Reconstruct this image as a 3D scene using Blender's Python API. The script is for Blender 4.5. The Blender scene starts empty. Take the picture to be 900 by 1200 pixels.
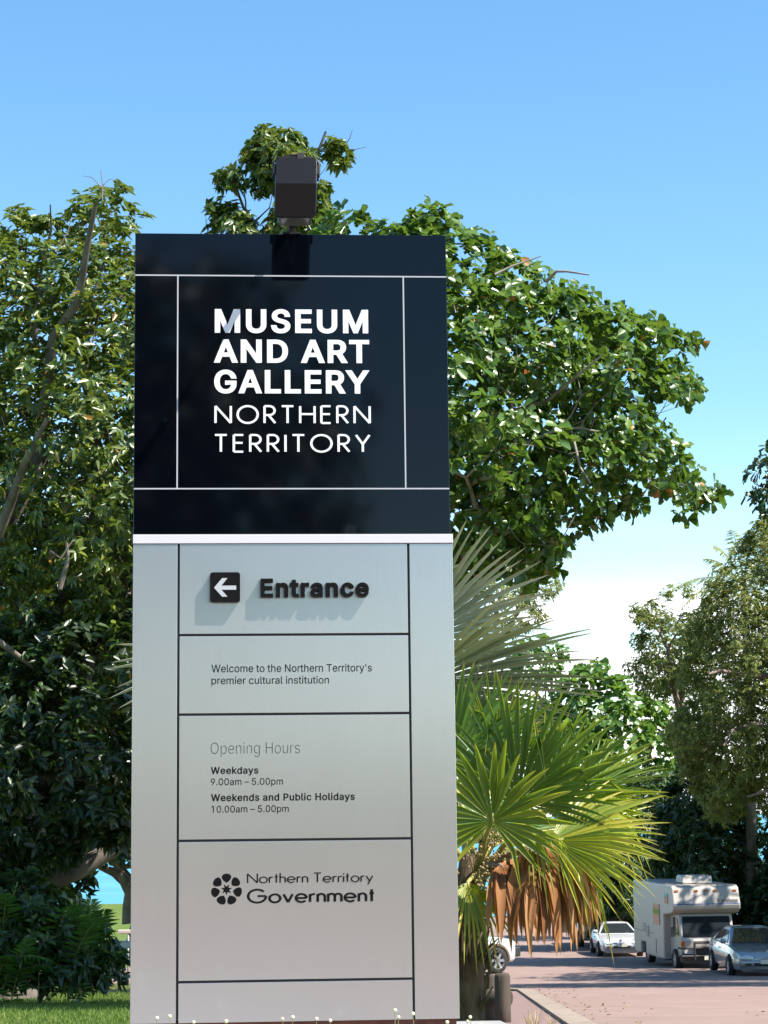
import bpy, bmesh, math, random
import numpy as np
from mathutils import Vector, Matrix

random.seed(7); rng = np.random.default_rng(7)
R = math.radians
scene = bpy.context.scene
COL = scene.collection

# ------------------------------------------------------------------ camera
EYE = 1.62
FPX, CX, CY = 2450.0, 450.0, 600.0
PITCH, ROLL = R(8.30), R(0.61)
camd = bpy.data.cameras.new('camera')
camd.sensor_fit = 'VERTICAL'; camd.sensor_height = 36.0; camd.lens = 36.0*FPX/1200.0
camd.clip_start = 0.1; camd.clip_end = 20000
cam = bpy.data.objects.new('camera', camd); COL.objects.link(cam)
CAMR = Matrix.Rotation(math.pi/2+PITCH, 4, 'X') @ Matrix.Rotation(-ROLL, 4, 'Z')
cam.matrix_world = Matrix.Translation((0, 0, EYE)) @ CAMR
scene.camera = cam

# ------------------------------------------------------------------ light
SUN = Vector((0.693, -0.325, 1.0)).normalized()
SUN_EL = math.asin(SUN.z); SUN_AZ = math.atan2(SUN.x, SUN.y)     # from +Y, clockwise
world = bpy.data.worlds.new('World'); scene.world = world; world.use_nodes = True
wn = world.node_tree.nodes; wl = world.node_tree.links
for n in list(wn): wn.remove(n)
def wnode(t, **k):
    n = wn.new(t)
    for a, b in k.items(): setattr(n, a, b)
    return n
SKY_STRENGTH = 0.10
sky = wnode('ShaderNodeTexSky', sky_type='NISHITA'); sky.sun_disc = False
sky.sun_elevation = SUN_EL; sky.sun_rotation = SUN_AZ
sky.altitude = 0; sky.air_density = 1.0; sky.dust_density = 0.35; sky.ozone_density = 1.6
tc = wnode('ShaderNodeTexCoord'); sep = wnode('ShaderNodeSeparateXYZ')
wl.new(tc.outputs['Generated'], sep.inputs[0])
mp = wnode('ShaderNodeMapping'); mp.inputs['Scale'].default_value = (1.0, 1.0, 7.5); mp.inputs['Location'].default_value = (0.3, 0.2, 0.15)
wl.new(tc.outputs['Generated'], mp.inputs[0])
cn = wnode('ShaderNodeTexNoise'); cn.inputs['Scale'].default_value = 5.0; cn.inputs['Detail'].default_value = 7; cn.inputs['Roughness'].default_value = 0.55
wl.new(mp.outputs[0], cn.inputs['Vector'])
def wmap(src, a, b, c, d):
    m = wnode('ShaderNodeMapRange', interpolation_type='SMOOTHSTEP')
    m.inputs['From Min'].default_value = a; m.inputs['From Max'].default_value = b
    m.inputs['To Min'].default_value = c; m.inputs['To Max'].default_value = d
    wl.new(src, m.inputs['Value']); return m.outputs[0]
def wmath(op, a, b):
    m = wnode('ShaderNodeMath', operation=op)
    for i, v in enumerate((a, b)):
        if isinstance(v, (int, float)): m.inputs[i].default_value = v
        else: wl.new(v, m.inputs[i])
    return m.outputs[0]
low = wmap(sep.outputs['Z'], 0.090, 0.116, 1.0, 0.0)               # cloud bank low over the sea
cl_low = wmath('MULTIPLY', low, wmap(wmath('ADD', cn.outputs['Fac'], wmap(sep.outputs['Z'], 0.02, 0.12, 0.14, -0.01)), 0.50, 0.57, 0.0, 1.0))
thin = wmath('MULTIPLY', wmap(sep.outputs['Z'], 0.05, 0.20, 0.26, 0.0), wmap(cn.outputs['Fac'], 0.35, 0.7, 0.55, 1.0))
cloud = wmath('MULTIPLY', wmath('MAXIMUM', cl_low, thin), wmap(sep.outputs['Y'], -.1, .6, .12, 1.0))   # the bank lies over the sea
cmix = wnode('ShaderNodeMixRGB'); cmix.inputs[2].default_value = (8.4, 8.55, 8.7, 1)
hs = wnode('ShaderNodeHueSaturation'); hs.inputs['Saturation'].default_value = 1.2
tint = wnode('ShaderNodeMixRGB', blend_type='MULTIPLY'); tint.inputs[0].default_value = 1; tint.inputs[2].default_value = (1.0, 1.07, 1.04, 1)
wl.new(sky.outputs[0], tint.inputs[1]); wl.new(tint.outputs[0], hs.inputs['Color'])
wl.new(cloud, cmix.inputs[0]); wl.new(hs.outputs[0], cmix.inputs[1])
bg = wnode('ShaderNodeBackground'); bg.inputs[1].default_value = SKY_STRENGTH
wo = wnode('ShaderNodeOutputWorld')
wl.new(cmix.outputs[0], bg.inputs[0]); wl.new(bg.outputs[0], wo.inputs[0])
ld = bpy.data.lights.new('sun', 'SUN'); ld.energy = 5.0; ld.angle = R(0.53); ld.color = (1.0, 0.95, 0.87)
sun = bpy.data.objects.new('sun', ld); COL.objects.link(sun)
sun.rotation_euler = SUN.to_track_quat('Z', 'Y').to_euler()
vs = scene.view_settings
vs.view_transform = 'Standard'; vs.look = 'None'; vs.exposure = 1.28; vs.gamma = 1.0; vs.use_curve_mapping = False
scene.cycles.max_bounces = 8; scene.cycles.transparent_max_bounces = 8
scene.cycles.use_denoising = True

# ------------------------------------------------------------------ geometry helpers
def ray(px, py):
    d = CAMR.to_3x3() @ Vector(((px-CX)/FPX, -(py-CY)/FPX, -1.0))
    return d/d.y
def P(px, py, d):                       # the point on that sight line at distance d along Y
    return Vector((0, 0, EYE)) + ray(px, py)*d
HP = [(-1000, 1.62), (13, 1.62), (62, 4.72), (85, 5.6), (105, 5.9), (140, 6.6), (150, 7.2), (175, 9.2), (10000, 30)]
def drop(y):
    for (a, b), (c, d) in zip(HP, HP[1:]):
        if y <= c: return b+(d-b)*(y-a)/(c-a)
    return HP[-1][1]
def gz(x, y):
    z = EYE-drop(y)
    if x < -6 and y > 100:
        z += 1.15*min(1, (-6-x)/3)*math.exp(-((y-142)/14)**2)
    return z
def G(px, py):                          # where that sight line meets the ground
    r = ray(px, py); d = 6.0
    while d < 175:
        p = Vector((0, 0, EYE))+r*d
        if p.z <= gz(p.x, p.y): return p
        d += 0.05
    return p
class MB:
    def __init__(s): s.v = []; s.f = []; s.m = []
    def add(s, vs_, fs, mi=0):
        o = len(s.v); s.v += [tuple(v) for v in vs_]
        s.f += [tuple(i+o for i in f) for f in fs]; s.m += [mi]*len(fs)
    def box(s, c, d, mi=0, M=None):
        x, y, z = d[0]/2, d[1]/2, d[2]/2
        vs_ = [Vector((sx*x, sy*y, sz*z)) for sz in (-1, 1) for sy in (-1, 1) for sx in (-1, 1)]
        if M is not None: vs_ = [M @ v for v in vs_]
        vs_ = [v+Vector(c) for v in vs_]
        s.add(vs_, [(0, 2, 3, 1), (4, 5, 7, 6), (0, 1, 5, 4), (2, 6, 7, 3), (0, 4, 6, 2), (1, 3, 7, 5)], mi)
    def rbox(s, c, d, r, mi=0, axis=1, n=5):          # box with rounded corners, prism along axis
        a, b = [i for i in range(3) if i != axis]
        hx, hy = d[a]/2-r, d[b]/2-r; ring = []
        for (sx, sy, t0) in ((1, 1, 0), (-1, 1, 90), (-1, -1, 180), (1, -1, 270)):
            for k in range(n+1):
                t = R(t0+90*k/n); ring.append((sx*hx+r*math.cos(t), sy*hy+r*math.sin(t)))
        vs_ = []
        for e in (-d[axis]/2, d[axis]/2):
            for (p, q) in ring:
                v = [0, 0, 0]; v[a] = p+c[a]; v[b] = q+c[b]; v[axis] = e+c[axis]; vs_.append(v)
        k = len(ring)
        fs = [tuple(range(k))[::-1], tuple(range(k, 2*k))]+[(i, (i+1) % k, k+(i+1) % k, k+i) for i in range(k)]
        if axis == 1: fs = [f[::-1] for f in fs]
        s.add(vs_, fs, mi)
    def tube(s, pts, rad, n=8, mi=0, cap=True):
        pts = [Vector(p) for p in pts]
        if isinstance(rad, (int, float)): rad = [rad]*len(pts)
        vs_ = []; side = None
        for i, p in enumerate(pts):
            t = (pts[min(i+1, len(pts)-1)]-pts[max(i-1, 0)])
            t = t.normalized() if t.length > 1e-9 else Vector((0, 0, 1))
            if side is None: side = t.orthogonal().normalized()
            side = (side-t*side.dot(t)); side = side.normalized() if side.length > 1e-6 else t.orthogonal().normalized()
            w = t.cross(side)
            for k in range(n):
                a = 2*math.pi*k/n; vs_.append(p+(side*math.cos(a)+w*math.sin(a))*rad[i])
        fs = [(i*n+k, i*n+(k+1) % n, (i+1)*n+(k+1) % n, (i+1)*n+k) for i in range(len(pts)-1) for k in range(n)]
        if cap: fs += [tuple(range(n))[::-1], tuple((len(pts)-1)*n+k for k in range(n))]
        s.add(vs_, fs, mi)
    def prism(s, poly, off, mi=0):                    # 3D polygon (CCW from the side off points to) pushed by off
        off = Vector(off); k = len(poly); a = [Vector(p) for p in poly]
        s.add(a+[p+off for p in a], [tuple(range(k))[::-1], tuple(range(k, 2*k))]+[(i, (i+1) % k, k+(i+1) % k, k+i) for i in range(k)], mi)
    def ball(s, c, r, n=6, m=4, mi=0):
        if isinstance(r, (int, float)): r = (r, r, r)
        vs_ = [(c[0], c[1], c[2]-r[2])]
        for j in range(1, m):
            t = math.pi*j/m-math.pi/2
            for k in range(n):
                a = 2*math.pi*k/n
                vs_.append((c[0]+r[0]*math.cos(t)*math.cos(a), c[1]+r[1]*math.cos(t)*math.sin(a), c[2]+r[2]*math.sin(t)))
        vs_.append((c[0], c[1], c[2]+r[2])); L = len(vs_)-1
        fs = [(0, 1+(k+1) % n, 1+k) for k in range(n)]
        fs += [(1+j*n+k, 1+j*n+(k+1) % n, 1+(j+1)*n+(k+1) % n, 1+(j+1)*n+k) for j in range(m-2) for k in range(n)]
        fs += [(L, 1+(m-2)*n+k, 1+(m-2)*n+(k+1) % n) for k in range(n)]
        s.add(vs_, fs, mi)
    def build(s, name, mats, parent=None, smooth=False, off=None, bevel=0):
        me = bpy.data.meshes.new(name)
        v = s.v if off is None else [(a-off[0], b-off[1], c-off[2]) for a, b, c in s.v]
        me.from_pydata(v, [], s.f)
        mats = mats if isinstance(mats, (list, tuple)) else [mats]
        for m in mats: me.materials.append(m)
        if len(mats) > 1: me.polygons.foreach_set('material_index', s.m)
        if smooth: me.polygons.foreach_set('use_smooth', [True]*len(s.f))
        me.update()
        o = bpy.data.objects.new(name, me); COL.objects.link(o)
        if parent: o.parent = parent
        if bevel:
            b = o.modifiers.new('bevel', 'BEVEL'); b.width = bevel; b.segments = 2; b.limit_method = 'ANGLE'; b.angle_limit = R(40)
        return o
def tag(o, label=None, cat=None, group=None, kind=None):
    if label: o['label'] = label
    if cat: o['category'] = cat
    if group: o['group'] = group
    if kind: o['kind'] = kind
    return o
def empty(name, loc, rz=0):
    o = bpy.data.objects.new(name, None); COL.objects.link(o)
    o.location = loc; o.rotation_euler = (0, 0, rz); o.empty_display_size = 0.2
    return o
def raw_mesh(name, V, F, mat, parent=None, off=None, tone=None, smooth=False):
    """numpy quads or triangles -> one mesh object, with a per-vertex float attribute 'tone'"""
    V = np.asarray(V, dtype=np.float32).reshape(-1, 3).copy(); F = np.asarray(F, dtype=np.int32); k = F.shape[1]
    if off is not None: V -= np.asarray(off, dtype=np.float32)
    me = bpy.data.meshes.new(name)
    me.vertices.add(len(V)); me.vertices.foreach_set('co', V.ravel())
    me.loops.add(F.size); me.loops.foreach_set('vertex_index', F.ravel())
    me.polygons.add(len(F)); me.polygons.foreach_set('loop_start', np.arange(0, F.size, k, dtype=np.int32))
    if smooth: me.polygons.foreach_set('use_smooth', np.ones(len(F), dtype=bool))
    if tone is not None:
        a = me.attributes.new('tone', 'FLOAT', 'POINT'); a.data.foreach_set('value', np.asarray(tone, dtype=np.float32))
    me.materials.append(mat); me.update(); me.validate()
    o = bpy.data.objects.new(name, me); COL.objects.link(o)
    if parent: o.parent = parent
    return o

# ------------------------------------------------------------------ materials
def mat(name, col=(.5, .5, .5), rough=.5, metal=0, spec=.5, coat=0, emit=None):
    m = bpy.data.materials.new(name); m.use_nodes = True
    b = m.node_tree.nodes['Principled BSDF']
    b.inputs['Base Color'].default_value = (*col, 1); b.inputs['Roughness'].default_value = rough
    b.inputs['Metallic'].default_value = metal; b.inputs['Specular IOR Level'].default_value = spec
    b.inputs['Coat Weight'].default_value = coat; b.inputs['Coat Roughness'].default_value = .05
    return m
def nz(m, scale, detail=4, rough=.55, coord='Object', stretch=None):
    nt = m.node_tree; t = nt.nodes.new('ShaderNodeTexCoord'); n = nt.nodes.new('ShaderNodeTexNoise')
    n.inputs['Scale'].default_value = scale; n.inputs['Detail'].default_value = detail; n.inputs['Roughness'].default_value = rough
    src = t.outputs[coord]
    if stretch:
        mp_ = nt.nodes.new('ShaderNodeMapping'); mp_.inputs['Scale'].default_value = stretch
        nt.links.new(src, mp_.inputs[0]); src = mp_.outputs[0]
    nt.links.new(src, n.inputs['Vector']); return n.outputs['Fac']
def ramp(m, src, stops):
    nt = m.node_tree; r = nt.nodes.new('ShaderNodeValToRGB'); e = r.color_ramp.elements
    while len(e) < len(stops): e.new(.5)
    for el, (p, c) in zip(e, stops): el.position = p; el.color = (*c, 1) if len(c) == 3 else c
    nt.links.new(src, r.inputs[0]); return r.outputs[0]
def vmap(m, src, a, b, c, d):
    n = m.node_tree.nodes.new('ShaderNodeMapRange')
    for k, v in zip(('From Min', 'From Max', 'To Min', 'To Max'), (a, b, c, d)): n.inputs[k].default_value = v
    m.node_tree.links.new(src, n.inputs['Value']); return n.outputs[0]
def mixc(m, fac, a, b, mode='MIX'):
    n = m.node_tree.nodes.new('ShaderNodeMixRGB'); n.blend_type = mode
    for i, v in enumerate((fac, a, b)):
        if isinstance(v, (int, float)): n.inputs[i].default_value = v
        elif isinstance(v, tuple): n.inputs[i].default_value = (*v, 1)
        else: m.node_tree.links.new(v, n.inputs[i])
    return n.outputs[0]
def setin(m, inp, src): m.node_tree.links.new(src, m.node_tree.nodes['Principled BSDF'].inputs[inp])
def bump(m, src, strength, dist=.01):
    n = m.node_tree.nodes.new('ShaderNodeBump'); n.inputs['Strength'].default_value = strength; n.inputs['Distance'].default_value = dist
    m.node_tree.links.new(src, n.inputs['Height']); setin(m, 'Normal', n.outputs[0])
def noisy(name, c0, c1, scale, rough=.8, bmp=.3, dist=.01, detail=6, stretch=None, metal=0, spec=.5, lo=.35, hi=.65):
    m = mat(name, c0, rough, metal, spec); f = nz(m, scale, detail, stretch=stretch)
    setin(m, 'Base Color', ramp(m, f, [(lo, c0), (hi, c1)]))
    if bmp: bump(m, f, bmp, dist)
    return m
def leafmat(name, stops, rough=.45, trans=.3, tcol=(.25, .42, .04), spec=.5):
    """leaf: colour from the leaf's own 'tone', light passing through the blade"""
    m = mat(name, (.05, .1, .02), rough, 0, spec); nt = m.node_tree
    a = nt.nodes.new('ShaderNodeAttribute'); a.attribute_name = 'tone'
    c = ramp(m, a.outputs['Fac'], stops); setin(m, 'Base Color', c)
    t = nt.nodes.new('ShaderNodeBsdfTranslucent'); nt.links.new(mixc(m, 0.65, c, tcol), t.inputs[0])
    mx = nt.nodes.new('ShaderNodeMixShader'); mx.inputs[0].default_value = trans
    nt.links.new(nt.nodes['Principled BSDF'].outputs[0], mx.inputs[1]); nt.links.new(t.outputs[0], mx.inputs[2])
    nt.links.new(mx.outputs[0], nt.nodes['Material Output'].inputs[0])
    return m
# ------------------------------------------------------------------ setting
M_grass = mat('grass_ground', (.1, .17, .03), .9, 0, .2)
_f = nz(M_grass, .35, 5); _g = nz(M_grass, 30, 4)
setin(M_grass, 'Base Color', mixc(M_grass, .5, ramp(M_grass, _f, [(.3, (.06, .105, .015)), (.55, (.10, .145, .025)), (.75, (.15, .155, .042))]),
                                  ramp(M_grass, _g, [(.3, (.035, .07, .009)), (.7, (.135, .185, .035))])))
bump(M_grass, _g, .8, .04)
M_road = mat('pink_asphalt', (.3, .2, .18), .9, 0, .25)
_f = nz(M_road, .25, 5, stretch=(1, .3, 1)); _g = nz(M_road, 60, 3)
setin(M_road, 'Base Color', mixc(M_road, .35, ramp(M_road, _f, [(.3, (.215, .142, .118)), (.7, (.27, .188, .160))]),
                                 ramp(M_road, _g, [(.3, (.15, .104, .087)), (.7, (.31, .228, .196))])))
_h = nz(M_road, 1.1, 8, .7); _c = M_road.node_tree.nodes['Principled BSDF'].inputs['Base Color'].links[0].from_socket
_v = M_road.node_tree.nodes.new('ShaderNodeTexVoronoi'); _v.feature = 'DISTANCE_TO_EDGE'; _v.inputs['Scale'].default_value = .22
_t = M_road.node_tree.nodes.new('ShaderNodeTexCoord'); _w = M_road.node_tree.nodes.new('ShaderNodeVectorMath'); _n2 = M_road.node_tree.nodes.new('ShaderNodeTexNoise'); _n2.inputs['Scale'].default_value = .6; _n2.inputs['Detail'].default_value = 6
_l = M_road.node_tree.links; _l.new(_t.outputs['Object'], _n2.inputs['Vector']); _l.new(_t.outputs['Object'], _w.inputs[0]); _l.new(_n2.outputs['Color'], _w.inputs[1]); _l.new(_w.outputs[0], _v.inputs['Vector'])
_k = ramp(M_road, _v.outputs['Distance'], [(0, (.6, .6, .6)), (.006, (1, 1, 1))])
_c = mixc(M_road, 1.0, mixc(M_road, .8, _c, ramp(M_road, _h, [(.35, (.80, .79, .78)), (.6, (1, 1, 1))]), 'MULTIPLY'), _k, 'MULTIPLY')
setin(M_road, 'Base Color', _c); bump(M_road, _g, .4, .01)
M_path = noisy('pink_paving', (.155, .095, .08), (.205, .132, .113), 8, .9, .3)
M_kerb = noisy('kerb_concrete', (.18, .138, .10), (.27, .213, .162), 3, .9, .3)
M_conc = noisy('concrete', (.19, .183, .175), (.26, .25, .24), 5, .85, .3)
M_sand = noisy('beach_sand', (.46, .38, .29), (.52, .44, .35), 2, .95, .2)
M_sea = mat('sea_water', (.03, .21, .29), .35, 0, .25)
_s = nz(M_sea, .05, 5, stretch=(.35, 1.6, 1)); setin(M_sea, 'Base Color', ramp(M_sea, _s, [(.35, (.03, .20, .28)), (.7, (.05, .27, .35))]))
bump(M_sea, nz(M_sea, .8, 4, stretch=(.4, 1, 1)), .25, .3)

YS = sorted(set([-700, -300, -120, -60, -30, -15, 0, 8] + [float(v) for v in range(13, 176)] + [62., 85., 105., 140., 150., 175.]))
XS = sorted(set([-900, -400, -150, -80] + [float(v) for v in range(-50, 60, 2)] + [-6., -9., 80, 150, 400, 900]))
def sheet(name, ys, xs, mt, dz=0):
    b = MB(); V = [(x, y, gz(x, y)+dz) for y in ys for x in xs]; n = len(xs)
    b.add(V, [(j*n+i, j*n+i+1, (j+1)*n+i+1, (j+1)*n+i) for j in range(len(ys)-1) for i in range(n-1)])
    return b.build(name, mt, smooth=False)
def band(name, rows, mt, dz):                     # rows: (y, x left, x right), cut at the terrain's own rows
    rows = sorted(rows); b = MB()
    ys = sorted(set([y for y in YS if rows[0][0] <= y <= rows[-1][0]]+[r[0] for r in rows]))
    V = []; n = 14
    for y in ys:
        for (a, b_) in zip(rows, rows[1:]):
            if a[0] <= y <= b_[0]:
                t = (y-a[0])/max(1e-6, b_[0]-a[0]); xl = a[1]+(b_[1]-a[1])*t; xr = a[2]+(b_[2]-a[2])*t; break
        for k in range(n+1):
            x = xl+(xr-xl)*k/n; V.append((x, y, gz(x, y)+dz))
    b.add(V, [(j*(n+1)+i, j*(n+1)+i+1, (j+1)*(n+1)+i+1, (j+1)*(n+1)+i) for j in range(len(ys)-1) for i in range(n)])
    return b.build(name, mt)
tag(sheet('ground', YS, XS, M_grass), kind='structure')
KX = lambda y: 2.15+0.035*(y-25)                  # left kerb line
rd = [(y, KX(y), 8.8 if y < 47 else min(12.6, 8.8+(y-47)*.9)) for y in (-60, 0, 13, 25, 40, 46)]
rd += [(48, KX(46)-1.0, 9.7), (50, -3, 12.6), (53, -30, 12.6), (74, -30, 12.6), (78, 2.2, 12.6), (97, 2.8, 12.6), (140, 3, 12.6)]
tag(band('road', rd, M_road, .004), kind='structure')
tag(band('reflected_paving', [(-58, -70, 70), (-15.01, -70, 70)], M_road, .004), kind='structure')  # unseen paving added behind the camera to keep grass green off the sign
tag(band('forecourt', [(-15, -30, 2.0), (-1, -30, 1.5)], M_path, .004), kind='structure')
tag(band('paved_apron', [(-.99, -12, 1.5), (9.6, -12, 1.2)], M_conc, .004), kind='structure')
tag(band('beach_promenade', [(111.5, -12, 2.9), (139, -14, 2.9)], M_road, .006), kind='structure')
tag(band('footpath', [(14, .9, 1.95), (25, 1.05, KX(25)-.16), (44, 1.3, KX(44)-.16)], M_path, .006), kind='structure')
tag(band('beach', [(141, -60, 60), (150, -80, 80), (175, -90, 90)], M_sand, .005), kind='structure')
b = MB(); b.add([(-9000, 158, EYE-8), (9000, 158, EYE-8), (9000, 14000, EYE-8), (-9000, 14000, EYE-8)], [(0, 1, 2, 3)])
tag(b.build('sea', M_sea), kind='structure')
def kerb(name, pts, w=.34, h=.045):
    b = MB(); V = []; pts = [Vector(p) for p in pts]
    for i, p in enumerate(pts):
        t = (pts[min(i+1, len(pts)-1)]-pts[max(i-1, 0)]); t.z = 0; t.normalize(); nn = Vector((t.y, -t.x, 0))
        z = gz(p.x, p.y)
        for (s, zz) in ((-w/2, -.05), (-w/2, h), (w/2-.05, h), (w/2, h-.05), (w/2, -.05)):
            q = p+nn*s; V.append((q.x, q.y, z+zz))
    b.add(V, [(i*5+k, i*5+k+1, (i+1)*5+k+1, (i+1)*5+k) for i in range(len(pts)-1) for k in range(4)])
    b.f.append((4, 3, 2, 1, 0)); b.f.append(tuple((len(pts)-1)*5+k for k in range(5))); b.m += [0, 0]
    return tag(b.build(name, M_kerb), kind='structure')
kp = [(KX(y), y, 0) for y in range(-30, 44, 1)]
for k in range(9):
    a = R(90*k/8); kp.append((KX(44)-3+3*math.cos(a), 44+3*math.sin(a), 0))
kp += [(-1.2-k, 47.0+.02*k, 0) for k in range(0, 28)]
kerb('kerb', [(x, y, 0) for x, y, z in kp])
kerb('kerb_far_side', [(-30+k, 75.5, 0) for k in range(0, 30)] + [(.4, 75.7, 0), (1.2, 76.3, 0), (1.8, 77.2, 0), (2.1, 78.5, 0)] + [(2.2+.03*k, 79+k, 0) for k in range(0, 32)])
kerb('kerb_bay', [(8.8, y, 0) for y in range(-30, 47)] + [(9.7, 48, 0), (12.6, 50.3, 0)] + [(12.75, y, 0) for y in range(51, 140)], w=-.30)
# ------------------------------------------------------------------ the pylon sign
SA = R(3.77)
SU = Vector((math.cos(SA), math.sin(SA), 0)); SN = Vector((math.sin(SA), -math.cos(SA), 0)); SZ = Vector((0, 0, 1))
SB = P(346, 1197, 11.0)                       # middle of the sign's foot, on its front face
def S(px, py):                                # photo point -> (u, v) on the sign's front plane
    r = ray(px, py); o = Vector((0, 0, EYE)); t = (SB-o).dot(SN)/r.dot(SN); p = o+r*t
    return (p-SB).dot(SU), (p-SB).z
def L(u, v, w): return (u, -w, v)             # sign-local: x along the face, -y out of the face, z up
M_black = mat('gloss_black_panel', (.001, .0015, .0035), .06, 0, .28)
M_black.node_tree.nodes['Principled BSDF'].inputs['Roughness'].default_value = .05
_d = nz(M_black, 5, 8); setin(M_black, 'Base Color', ramp(M_black, _d, [(.68, (.001, .0015, .0035)), (.76, (.012, .014, .020))]))
M_silver = mat('brushed_aluminium', (.50, .478, .478), .26, .78, .5)
_d = nz(M_silver, 1.6, 2); _e = nz(M_silver, 160, 2, stretch=(1, 1, .015)); _q = nz(M_silver, 7, 7, .65)
_sm = ramp(M_silver, _q, [(.60, (0, 0, 0)), (.80, (.5, .5, .5))])                       # pale scuffs
setin(M_silver, 'Base Color', mixc(M_silver, _sm, mixc(M_silver, .5, ramp(M_silver, _d, [(.2, (.47, .447, .447)), (.8, (.52, .495, .495))]), ramp(M_silver, _e, [(.3, (.47, .447, .447)), (.7, (.52, .495, .495))])), (.60, .59, .57)))
_b = M_silver.node_tree.nodes['Principled BSDF']; _b.inputs['Anisotropic'].default_value = .85
_t = M_silver.node_tree.nodes.new('ShaderNodeCombineXYZ'); _t.inputs[0].default_value = SU.x; _t.inputs[1].default_value = SU.y
M_silver.node_tree.links.new(_t.outputs[0], _b.inputs['Tangent'])
M_core = mat('dark_backing', (.012, .012, .013), .6)
M_white = mat('white_letter_face', (.70, .69, .70), .4)
M_line = mat('pale_inlay', (.40, .40, .42), .35)
M_strip = mat('pale_strip', (.58, .55, .56), .35, .1)
M_ink = mat('black_lettering', (.004, .004, .004), .5, 0, .12)
M_ink_thin = mat('grey_lettering', (.02, .02, .02), .5, 0, .2)
M_rust = noisy('rust_red_base', (.10, .03, .02), (.17, .05, .03), 20, .8)
sign = tag(empty('pylon_sign', SB, SA), 'tall black and silver museum pylon sign standing on a concrete plinth', 'sign')

vt = S(340, 274.5)[1]; va = S(340, 323.5)[1]; vb = S(340, 572.7)[1]; vc = S(342, 626)[1]; vh = S(342, 637)[1]
vd = S(345, 743.7)[1]; ve = S(345, 836.6)[1]; vf = S(346, 984)[1]; vg = S(347, 1149)[1]
bl = S(157.3, 450)[0]; br = S(525.0, 450)[0]; sl = S(154.4, 900)[0]; sr = S(534.3, 900)[0]
gl = S(208.5, 900)[0]; gr = S(481.5, 900)[0]
T = .30                                        # sign depth
GAP = .0062
# dark core behind the silver panels, black cabinet above
b = MB(); b.box(L((sl+sr)/2, vh/2, -.012-(T-.024)/2), (sr-sl-.02, T-.024, vh-.02)); b.build('core', M_core, sign)
b = MB(); b.box(L((bl+br)/2, (vc+vt)/2, -T/2), (br-bl, T, vt-vc)); b.build('black_cabinet', M_black, sign, bevel=.003)
b = MB(); b.box(L((sl+sr)/2, (vh+vc)/2, -T/2+.006), (sr-sl+.004, T, vc-vh-.002)); b.build('pale_strip', M_strip, sign, bevel=.002)
b = MB(); b.box(L((sl+sr)/2, -.02, -T/2-.005), (sr-sl-.03, T-.03, .036)); b.build('base_shoe', M_rust, sign)
def panel(u0, u1, v0, v1, name='face_panel'):
    b = MB(); b.box(L((u0+u1)/2, (v0+v1)/2, -.006), (u1-u0, .012, v1-v0)); return b.build(name, M_silver, sign, bevel=.002)
panel(sl, gl-GAP, 0, vh-.001); panel(gr+GAP, sr, 0, vh-.001)
for (lo, hi) in ((vd, vh-.001), (ve, vd), (vf, ve), (vg, vf), (0, vg)):
    panel(gl+GAP, gr-GAP, lo+(GAP if lo > 0 else 0), hi-(GAP if hi < vh-.01 else 0))
for s, u in ((-1, sl), (1, sr)):
    b = MB(); b.box(L(u-s*.005, vh/2, -.013-(T-.013)/2), (.010, T-.013, vh-.002)); b.build('side_panel', M_silver, sign)
b = MB(); b.box(L((sl+sr)/2, vh/2, -T+.002), (sr-sl-.022, .012, vh-.002)); b.build('back_panel', M_silver, sign)
# pale inlay lines on the black cabinet
il = S(208, 450)[0]; ir = S(474, 450)[0]; lw = .0072
def inlay(u0, u1, v0, v1):
    b = MB(); b.box(L((u0+u1)/2, (v0+v1)/2, .0008), (u1-u0, .0024, v1-v0)); return b.build('inlay_line', M_line, sign)
inlay(bl+.002, br-.002, va-lw/2, va+lw/2); inlay(bl+.002, br-.002, vb-lw/2, vb+lw/2)
inlay(il-lw/2, il+lw/2, vb+lw/2, va-lw/2); inlay(ir-lw/2, ir+lw/2, vb+lw/2, va-lw/2)

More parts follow.
